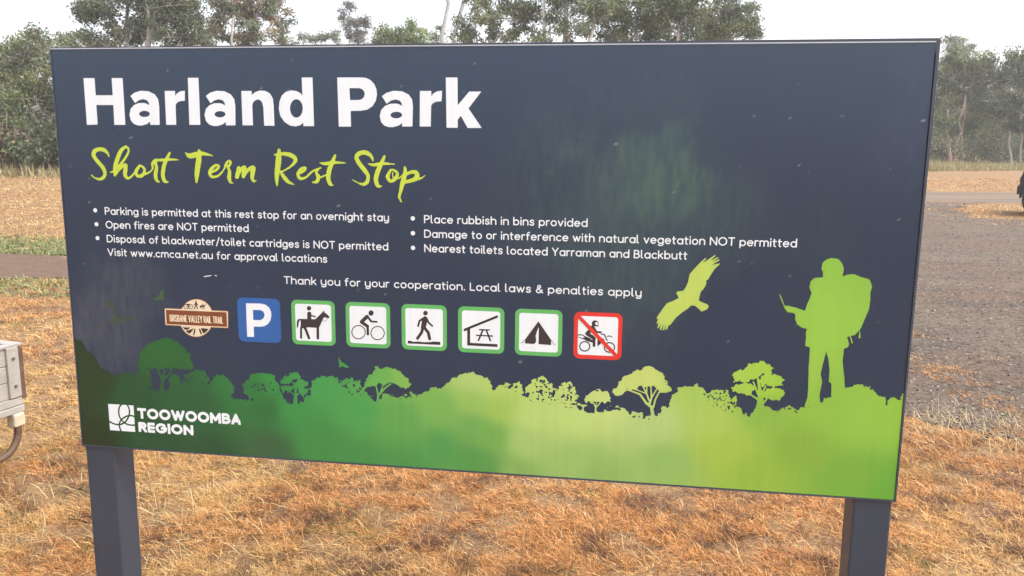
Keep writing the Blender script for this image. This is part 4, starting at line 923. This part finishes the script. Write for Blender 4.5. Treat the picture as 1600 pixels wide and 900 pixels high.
T = [
 ('gum_tree', 'broad dusty green gum tree with a thin pale trunk at far left', (28,262), 37, [(8,105,45,50),(62,78,42,36),(72,140,52,45),(25,165,50,45),(88,185,40,40),(98,95,26,24)], dict(cols=GREY+OLIVE, n_leaf=15000, r0=.11, bark=(.42,.35,.28), trunk_to=(24,150), seed=2)),
 ('gum_tree', 'dull green gum tree cut by the left edge of the picture', (-40,264), 39, [(-30,120,50,60),(-50,70,45,40),(-20,190,40,45)], dict(cols=GREY, n_leaf=9000, seed=3)),
 ('gum_tree', 'low leafy gum just left above the corner of the board', (135,262), 46, [(112,62,22,16),(140,64,22,14),(168,66,16,12),(130,110,45,40)], dict(cols=OLIVE+GREY, n_leaf=7000, seed=4)),
 ('gum_tree', 'tall spreading gum with dark grey green leaves above the first letters', (222,270), 40, [(158,12,38,22),(135,22,14,12),(200,-12,50,34),(250,2,46,34),(195,45,44,20),(258,42,48,28),(150,58,18,8),(295,14,34,38),(310,58,30,16),(240,-60,70,40)], dict(cols=DEEP+GREY, n_leaf=23000, r0=.2, bark=(.36,.32,.28), stems=[(-22,-30,.8),(14,16,1)], trunk_to=(225,10), seed=5)),
 ('gum_tree', 'sparse airy gum with yellowing dry leaves beside the dark spreading one', (352,270), 42, [(352,8,38,34),(398,22,40,36),(415,56,32,16),(338,40,26,26),(434,24,20,30),(372,60,40,14),(445,66,14,8),(400,-20,50,30)], dict(cols=DRY+GREY, n_leaf=11500, clump=.42, r0=.12, bark=(.48,.44,.40), stems=[(-22,-25,.7),(5,10,1),(25,40,.7)], trunk_to=(360,20), seed=6)),
 ('dead_sapling', 'bare grey sapling with a few twigs between two gums', (475,272), 60, [(474,55,7,10),(486,60,12,8)], dict(n_leaf=500, clump=.35, r0=.07, trunk_to=(473,46), seed=7, cols=GREY)),
 ('gum_tree', 'small round grey sapling left of the slender tree', (518,272), 58, [(510,60,14,9),(528,56,14,10),(518,80,22,14)], dict(cols=GREY, n_leaf=5000, seed=8, r0=.08, clump=.45)),
 ('gum_tree', 'slender tall grey gum standing alone against the sky', (550,272), 62, [(541,12,10,8),(537,26,10,10),(550,32,12,10),(546,46,14,12),(562,42,14,12),(570,34,8,8),(560,60,22,14),(552,90,26,22)], dict(cols=((.17,.17,.15),(.14,.14,.12)), n_leaf=9000, seed=9, r0=.11, clump=.42, trunk_to=(546,20), bark=(.36,.33,.31))),
 ('bushy_tree', 'bushy yellow green rounded tree right of the slender gum', (630,272), 50, [(606,52,18,14),(628,54,24,16),(648,46,15,15),(626,68,36,14),(655,64,12,16),(592,68,14,10),(630,110,46,40)], dict(cols=LIGHT, n_leaf=13000, seed=10, r0=.13, clump=.5)),
 ('gum_tree', 'tall white trunked gum forked like a Y above the board', (705,272), 44, [(690,-60,40,25),(732,-70,40,28),(712,-85,45,25)], dict(cols=GREY, n_leaf=5000, seed=11, r0=.20, bark=(.40,.38,.36), stems=[(0,-14,.9),(3,12,1.0)], trunk_to=(707,-50))),
 ('sapling', 'wispy low sapling at the foot of the white forked gum', (684,272), 52, [(678,58,10,8),(690,48,8,10),(684,74,14,12)], dict(cols=GREY, n_leaf=900, seed=12, r0=.05, clump=.4)),
 ('gum_tree', 'leaning gum with a slanting bare limb right of the white fork', (742,272), 41, [(728,44,20,24),(760,22,26,22),(795,10,30,26),(790,50,28,18),(728,66,18,12),(826,30,24,28),(750,-10,36,24)], dict(cols=GREY+OLIVE, n_leaf=9500, seed=13, r0=.14, trunk_to=(770,30), clump=.45)),
 ('gum_tree', 'grey limbed gum with many upright branches in the middle', (880,272), 40, [(862,18,26,30),(900,-8,40,30),(898,48,36,18),(852,58,24,14),(925,20,32,32),(880,-50,60,40)], dict(cols=OLIVE+GREY, n_leaf=9000, seed=14, r0=.19, bark=(.44,.40,.36), stems=[(-10,-35,.8),(6,0,1),(16,42,.8)], trunk_to=(886,-5), clump=.45)),
 ('gum_tree', 'dense olive gum over the middle of the board', (970,272), 42, [(950,30,36,28),(985,8,38,32),(975,55,44,16),(1012,38,28,24),(960,-35,50,30)], dict(cols=OLIVE+DEEP, n_leaf=12000, seed=15, r0=.17)),
 ('gum_tree', 'dark thick gum between the olive one and the outermost one', (1055,272), 41, [(1030,8,36,34),(1068,18,34,34),(1050,52,44,18),(1090,-5,36,30),(1060,-45,50,30)], dict(cols=DEEP+OLIVE, n_leaf=13000, seed=16, r0=.17)),
 ('gum_tree', 'wide gum whose crown ends the middle row at open sky', (1125,272), 43, [(1110,38,30,28),(1140,18,32,22),(1150,44,34,20),(1180,50,16,10),(1165,28,18,16),(1108,60,30,12),(1130,-15,34,20),(1174,12,6,5)], dict(cols=OLIVE+GREY, n_leaf=11500, seed=17, r0=.15)),
 ('gum_tree', 'pink trunked rounded gum right beside the edge of the board', (1488,258), 62, [(1492,98,30,20),(1520,100,30,22),(1482,125,26,24),(1530,128,28,22),(1505,150,38,22),(1475,165,18,24),(1540,165,22,18),(1472,195,16,18),(1515,188,24,18)], dict(cols=OLIVE+GREY+LIGHT, n_leaf=16000, seed=18, r0=.15, bark=(.46,.33,.26), stems=[(-3,-20,1),(2,9,.9),(14,12,.45)], trunk_to=(1497,150), leaf=(.22,.06), clump=.7)),
 ('gum_tree', 'thin feathery gum top rising behind the pink trunked gum', (1500,250), 80, [(1480,65,12,8),(1502,62,14,7),(1515,72,10,8),(1488,80,18,8)], dict(cols=GREY, n_leaf=1600, seed=19, r0=.13, leaf=(.24,.06), clump=.6)),
 ('gum_tree', 'dark tall gum at the right edge with thin straight stems', (1592,258), 60, [(1588,92,16,16),(1605,110,28,36),(1575,150,24,34),(1595,170,26,34),(1570,120,14,18),(1610,190,30,30)], dict(cols=DEEP+GREY, n_leaf=12000, seed=20, r0=.14, bark=(.40,.36,.31), stems=[(-10,-12,.7),(4,6,.8),(14,24,.7)], trunk_to=(1588,150), leaf=(.22,.06), clump=.6)),
 ('bushy_tree', 'fresh green lower tree between the two right hand gums', (1560,258), 67, [(1540,175,28,24),(1528,205,28,26),(1560,205,26,30),(1550,150,20,16)], dict(cols=LIGHT+OLIVE, n_leaf=9000, seed=21, r0=.13, leaf=(.24,.07), clump=.7, bark=(.42,.34,.28))),
]
for nm, lb, bs, D, lobes, kw in T:
    if nm != 'dead_sapling' and 190 < bs[0] < 1200:          # lower foliage, out of sight behind the board
        lobes = lobes+[(bs[0]-24, 128, 30, 26), (bs[0]+26, 140, 32, 28), (bs[0], 185, 40, 28)]
        kw = dict(kw, n_leaf=int(kw['n_leaf']*1.35))
    kw = dict(kw, n_leaf=int(kw['n_leaf']*1.3))
    lf = kw.get('leaf', (.17, .045)); kw['leaf'] = (lf[0]*.92, lf[1]*.78)
    make_tree(nm, lb, 'tree', bs, lobes, D=D, group=G1 if nm == 'gum_tree' else None, **kw)
SH = [
 ('dark leafy shrub under the far left gum', (70,266), 36, [(62,228,36,26),(92,236,30,24)], DEEP),
 ('brownish twiggy shrub against the left picture edge', (5,266), 36, [(5,215,28,30),(22,240,22,20),(-20,235,24,28)], DRY+DEEP),
 ('tall green shrub whose leaves touch the left side of the board', (118,266), 37, [(112,205,26,34),(128,170,24,30),(122,240,30,22)], OLIVE+DEEP),
 ('dark shrub filling the gap behind the left trunk', (40,264), 44, [(45,215,34,30),(35,180,34,34),(20,245,30,16)], DEEP+GREY),
 ('low round bush below the pink trunked gum', (1470,258), 64, [(1462,215,20,24),(1452,235,18,18),(1478,240,16,12)], DEEP+OLIVE),
 ('broad green bush behind the pink trunks', (1510,258), 66, [(1505,215,22,28),(1525,238,24,16),(1490,228,14,20)], OLIVE+DEEP),
 ('dark bush under the right edge gum', (1590,258), 66, [(1590,225,24,24),(1570,238,20,14),(1610,235,20,20)], DEEP+GREY),
]
for i, (lb, bs, D, lobes, cl) in enumerate(SH):
    make_tree('shrub', lb, 'shrub', bs, lobes, D=D, cols=cl, n_leaf=6000, seed=40+i, r0=.05, group='shrubs under the gum trees', clump=.55, twig=.012, stems=[(-6,-14,.8),(0,0,1),(6,14,.8)], leaf=(.19,.055))
r = np.random.default_rng(55); P = np.array([(-52,31.5),(-26,33.5),(-12,36.5),(-2,39.5),(6,46),(13,55),(22,64),(30,68),(48,74)], float)
m_ = 1100; t = r.random(m_)*(len(P)-1); i = t.astype(int); f = (t-i)[:, None]
c_ = P[i]*(1-f)+P[np.minimum(i+1, len(P)-1)]*f+np.array([[0, 1]])*r.uniform(-1.5, 5, (m_, 1))
hh = .5+3.2*fbm(c_[:, 0]*.22, c_[:, 1]*.1, 56, 2)**1.4*r.random(m_)*2; per = 60; n = m_*per
c3 = np.concatenate([c_, (hh*.8)[:, None]], 1); g = r.normal(size=(n, 3)); g /= np.linalg.norm(g, axis=1)[:, None]
p = np.repeat(c3, per, 0)+g*np.array([.85, .85, .6])*(r.random((n, 1))**.5); p[:, 2] = np.abs(p[:, 2])
d = r.normal(size=(n, 3)); d /= np.linalg.norm(d, axis=1)[:, None]; s_ = np.cross(d, r.normal(size=(n, 3))); s_ /= np.linalg.norm(s_, axis=1)[:, None]
V_ = np.stack([p, p+d*.09+s_*.04, p+d*.2, p+d*.09-s_*.04], 1)
me = mesh_np('undergrowth', V_.reshape(-1, 3), np.arange(n*4), np.full(n, 4))
cc = np.array(DEEP+OLIVE+GREY+DRY)[r.integers(0, 13, m_)]
set_col(me, np.repeat(np.repeat(cc, per, 0)*(.7+.6*r.random((n, 1))), 4, 0))
tag(link('undergrowth', me, M_LEAF), 'tangled dark undergrowth along the foot of the gum trees', 'undergrowth', kind='stuff')
# trees standing behind the board itself
for i, (px, lb) in enumerate(((1230, 'low round tree hidden behind the right half of the board'), (1330, 'low dark tree hidden behind the right end of the board'), (440, 'low olive tree hidden behind the left half of the board'))):
    make_tree('bushy_tree', lb, 'tree', (px, 262), [(px-20,150,40,40),(px+25,140,40,45),(px,190,55,40)], D=55, cols=OLIVE, n_leaf=5000, seed=60+i, leaf=(.24,.07))

# ------------------------------------------------------------------ wooded hill far behind
hc = at(1640, 222, 360)
def hill_z(x, y):
    a = np.exp(-((x-hc[0])/150)**2-((y-hc[1]-60)/95)**2)*46
    b_ = np.exp(-((x+170)/130)**2-((y-hc[1])/90)**2)*20
    return (a+b_)*(.85+.3*fbm(x*.012, y*.012, 91, 3))
hx = np.linspace(-400, 410, 90); hy = np.linspace(150, 425, 50); HX, HY = np.meshgrid(hx, hy)
HZ = hill_z(HX, HY)*sstep(150, 190, HY)*sstep(425, 400, HY)-.4
k0 = (np.arange(len(hy)-1)[:, None]*len(hx)+np.arange(len(hx)-1)[None]).ravel(); q = len(hx)
me = mesh_np('hill', np.stack([HX.ravel(), HY.ravel(), HZ.ravel()], 1), np.stack([k0, k0+1, k0+q+1, k0+q], 1).ravel(), [4]*len(k0), True)
tag(link('hill', me, ground_mat('hill_scrub', [(.12,.12,.06),(.20,.16,.09)], [None,(.05,.4,.6)])), kind='structure')
r = np.random.default_rng(92); n = 1500
tx = r.uniform(-330, 330, n); ty = r.uniform(120, 400, n); tz = hill_z(tx, ty)*sstep(150, 190, ty)*sstep(425, 400, ty)
hgt = r.uniform(6, 12, n); m_ = 70
c_ = np.repeat(np.stack([tx, ty, tz+hgt*.55], 1), m_, 0); g = r.normal(size=(n*m_, 3)); g /= np.linalg.norm(g, axis=1)[:, None]
p = c_+g*np.repeat(np.stack([hgt*.38, hgt*.38, hgt*.45], 1), m_, 0)*(r.random((n*m_, 1))**.4)
d = r.normal(size=(n*m_, 3)); d /= np.linalg.norm(d, axis=1)[:, None]; s_ = np.cross(d, r.normal(size=(n*m_, 3))); s_ /= np.linalg.norm(s_, axis=1)[:, None]
V_ = np.stack([p, p+d*.5+s_*.35, p+d, p+d*.5-s_*.35], 1)
me = mesh_np('far_woodland', V_.reshape(-1, 3), np.arange(n*m_*4), np.full(n*m_, 4))
set_col(me, np.repeat(np.repeat(np.array(OLIVE+GREY)[r.integers(0, 6, n)], m_, 0)*(.7+.6*r.random((n*m_, 1))), 4, 0))
tag(link('far_woodland', me, M_LEAF), 'scrubby woodland covering the hazy hill behind the park', 'woodland', kind='stuff')

# ------------------------------------------------------------------ wire fence at the far right
M_STEEL = mat('rusty_steel', (.10,.075,.06), rough=.7, var=.3, vscale=8)
fb = at(1520, 265, 61); fb[2] = 0
fence = empty('wire_fence', tuple(fb)); tag(fence, 'thin wire fence on rusty steel posts across the far grass', 'fence')
fp = []
for px in (1290, 1350, 1408, 1465, 1520, 1592, 1655, 1715):
    w_ = at(px, 262, 61+(px-1520)*.012); w_[2] = 0; fp.append(w_-fb)
    b = MB(); x, y = fp[-1][:2]; tl = rng.uniform(-.05, .05)
    b.tube([(x, y, -.2), (x+tl*.5, y, .6), (x+tl, y, 1.25)], .032, 5); b.build('post', M_STEEL, fence)
for h_ in (.4, .75, 1.1):
    b = MB()
    P = []
    for a_, b_ in zip(fp[:-1], fp[1:]):
        P += [a_+np.array([0, 0, h_]), (a_+b_)/2+np.array([0, 0, h_-.03])]
    P.append(fp[-1]+np.array([0, 0, h_])); b.tube(P, .006, 4); b.build('wire', M_STEEL, fence)

# ------------------------------------------------------------------ white timber trailer at the left
M_TIMB = mat('white_timber', (.31,.285,.255), rough=.6, var=.16, vscale=9, bump=.15, bscale=40)
M_DKW = mat('bare_timber_end', (.10,.055,.035), rough=.8, var=.3)
M_RUST = mat('rusted_pipe', (.10,.055,.033), rough=.65, var=.35, vscale=25, bump=.2)
M_BRK = mat('bracket_paint', (.50,.42,.30), rough=.55, var=.2, vscale=30)
M_TYRE = mat('tyre_rubber', (.022,.022,.024), rough=.85, var=.2, bump=.15)
M_RIMW = mat('steel_rim', (.45,.45,.46), rough=.4, metal=.6)
ZT = .65
cor = on_ground(25.5, 541, ZT)
h0 = math.atan2(-.98, -.19)                       # local x runs along the near side, towards the camera's left
tr = empty('timber_trailer', (cor[0], cor[1], 0), h0); tag(tr, 'small white timber trailer with a bent rusty pipe under its corner', 'trailer')
LT, WT = 1.7, -1.15                               # length, width (local y away from the camera)
def part(name, boxes, m_, par=tr, bev=.003):
    b = MB()
    for a_, b_ in boxes: b.box(a_, b_, bev)
    return b.build(name, m_, par)
s_ = -1.0
def yb(a, c): return (min(s_*a, s_*c), max(s_*a, s_*c))
y0, y1 = yb(0, .025)
for zz in ((.413, .490), (.4925, .5665), (.569, ZT)):
    part('side_board', [((.004, y0, zz[0]), (LT, y1, zz[1]))], M_TIMB)
strip_ = part('corner_strip', [((.002, *(yb(-.012, -.0005)[:1]), .415), (.062, yb(-.012, -.0005)[1], ZT+.002))], M_TIMB)
for zz in (.47, .60):
    b = MB(); yy = s_*-.012
    b.tube([(.032, yy, zz), (.032, yy-s_*.006, zz)], .007, 8); b.build('bolt', M_STEEL, strip_)
part('end_board', [((-.022, s_*WT*-1 if s_*WT*-1 < s_*-.01 else s_*-.01, .40), (.002, max(s_*-.01, s_*WT*-1), ZT-.004))], M_DKW)
ya, yb_ = sorted((0.0, s_*1.15))
part('side_board', [((.004, s_*1.15-.0125, .413), (LT, s_*1.15+.0125, ZT))], M_TIMB)
part('front_board', [((LT, ya, .413), (LT+.025, yb_, ZT))], M_TIMB)
part('floor', [((.004, ya+.026, .40), (LT, yb_-.013, .412))], M_TIMB)
part('cap_rail', [((-.02, s_*.03 if s_ < 0 else -.005, ZT+.001), (LT+.02, .008, ZT+.016)), ((-.024, ya, ZT+.0005), (.03, yb_, ZT+.0145))], M_TIMB)
for zz, o_ in (((.375, .411), .008), ((.342, .373), .014)):
    part('sill_rail', [((-.004, *(yb(-o_, .05)[:1]), zz[0]), (LT, yb(-o_, .05)[1], zz[1]))], M_TIMB)
yq = yb(-.022, .03)
part('bracket', [((.004, yq[0], .278), (.062, yq[1], .341))], M_BRK, bev=.008)
b = MB(); yy = s_*-.004
b.tube([(p[0], yy, p[1]) for p in smooth([(.034, .285), (.038, .24), (.058, .195), (.105, .160), (.19, .150), (.34, .150)], 5)], .0165, 10); b.build('pipe', M_RUST, tr, smooth=True)
def wheel(par, x, y, R, wd, name='wheel'):
    b = MB(); n = 28
    prof = [(R*.60, -wd/2), (R*.92, -wd/2), (R, -wd*.30), (R, wd*.30), (R*.92, wd/2), (R*.60, wd/2)]
    v = []; f = []
    for i in range(n):
        a_ = 2*math.pi*i/n
        v += [(x+q[0]*math.cos(a_), y+q[1], R+q[0]*math.sin(a_)) for q in prof]
    k = len(prof)
    for i in range(n):
        for j in range(k): f.append((i*k+j, ((i+1) % n)*k+j, ((i+1) % n)*k+(j+1) % k, i*k+(j+1) % k))
    b.add(v, f); w_ = b.build(name, M_TYRE, par)
    b = MB(); b.tube([(x, y-wd*.42, R), (x, y+wd*.42, R)], R*.595, 24); b.tube([(x, y-wd*.48, R), (x, y+wd*.48, R)], R*.18, 12); b.build('rim', M_RIMW, w_)
for yw in (s_*-.10, s_*1.25): wheel(tr, .95, yw, .25, .13)
b = MB(); b.box((.90, ya-.1, .23), (.98, yb_+.1, .27)); b.box((LT, s_*.575-.03, .35), (LT+1.0, s_*.575+.03, .40)); b.build('drawbar', M_RUST, tr)

# ------------------------------------------------------------------ black four wheel drive at the right edge
M_CAR = mat('black_paint', (.016,.017,.020), rough=.28, spec=.5, coat=.4)
M_PLAS = mat('black_plastic', (.022,.022,.024), rough=.6)
M_GLASS = mat('dark_glass', (.02,.025,.03), rough=.05, spec=.8)
M_LAMP = mat('lamp_lens', (.6,.6,.58), rough=.12)
g0 = on_ground(1594, 337.5); vx = -AX[0][0]*0+1
car0 = CAM+ray(1584.5, 337)*((g0-CAM)@AX[2]); ch = math.atan2(AX[0][1], AX[0][0])-rad(33)
car = empty('black_car', (car0[0], car0[1], 0), ch); tag(car, 'black four wheel drive with its front bar poking in at the right edge', 'car')
CW = 1.72                                         # local x to the tail, y away
b = MB()
prof = [(.06,.40),(.04,.88),(.10,1.0),(.24,1.06),(1.25,1.08),(1.32,1.10),(1.72,1.62),(1.85,1.68),(3.75,1.70),(3.92,1.60),(4.0,.95),(4.02,.42),(3.65,.40),(3.5,.78),(3.1,.86),(2.72,.78),(2.58,.40),(1.15,.38),(.98,.74),(.52,.84),(.20,.72),(.10,.42)]
b.prism(prof, 0, CW); body = b.build('body', M_CAR, car)
for q in body.data.polygons: q.use_smooth = False
for yy in (-.004, CW+.004):
    b = MB(); b.prism([(1.50,1.12),(1.80,1.56),(2.45,1.58),(2.45,1.12)], yy-.004, yy+.004); b.prism([(2.55,1.12),(2.55,1.58),(3.65,1.56),(3.78,1.12)], yy-.004, yy+.004); b.build('side_window', M_GLASS, car)
b = MB(); b.add([(1.345,.12,1.14),(1.345,CW-.12,1.14),(1.70,CW-.18,1.59),(1.70,.18,1.59)], [(0,1,2,3)]); b.build('windscreen', M_GLASS, car)
b = MB(); b.box((0, -.03, .50), (.17, CW+.03, .70), .02); b.build('bumper', M_PLAS, car)
b = MB()
for yy in (.28, CW-.28): b.tube([(.08, yy, .66), (.10, yy, 1.0), (.20, yy+(.06 if yy < 1 else -.06), 1.14)], .028, 8)
b.tube([(.20, .34, 1.14), (.20, CW-.34, 1.14)], .028, 8); b.tube([(.09, .02, .86), (.09, CW-.02, .86)], .026, 8); b.tube([(.09, .02, .86), (.10, .02, .60)], .026, 8); b.tube([(.09, CW-.02, .86), (.10, CW-.02, .60)], .026, 8)
b.build('bull_bar', M_PLAS, car)
for yy in (.22, CW-.22):
    b = MB(); b.tube([(.085, yy, .80), (.15, yy, .80)], .085, 16); b.build('headlight', M_LAMP, car)
for yy in (-.02, CW+.02):
    b = MB(); b.prism([(.10,.66),(.20,.86),(.98,.88),(1.12,.66),(1.04,.64),(.94,.78),(.30,.77),(.18,.62)], yy-.05, yy+.05); b.build('wheel_arch', M_PLAS, car)
    b = MB(); b.box((1.45, yy-.10, 1.10), (1.52, yy+.10, 1.26), .015); b.build('mirror', M_PLAS, car)
for xx in (.49, 3.12):
    for yy in (.10, CW-.10): wheel(car, xx, yy, .375, .24)

# ------------------------------------------------------------------ haze
b = MB(); b.box((-600, -500, -1.0), (600, 600, 70)); 
hm = bpy.data.materials.new('haze'); hm.use_nodes = True; n_ = hm.node_tree; n_.nodes.clear()
pv = n_.nodes.new('ShaderNodeVolumePrincipled'); pv.inputs['Density'].default_value = .0012; pv.inputs['Color'].default_value = (.96, .96, .97, 1); pv.inputs['Anisotropy'].default_value = .2
oo = n_.nodes.new('ShaderNodeOutputMaterial'); n_.links.new(pv.outputs[0], oo.inputs['Volume'])
hz = b.build('haze', hm); tag(hz, 'thin pale haze in the air over the park', 'haze', kind='stuff')
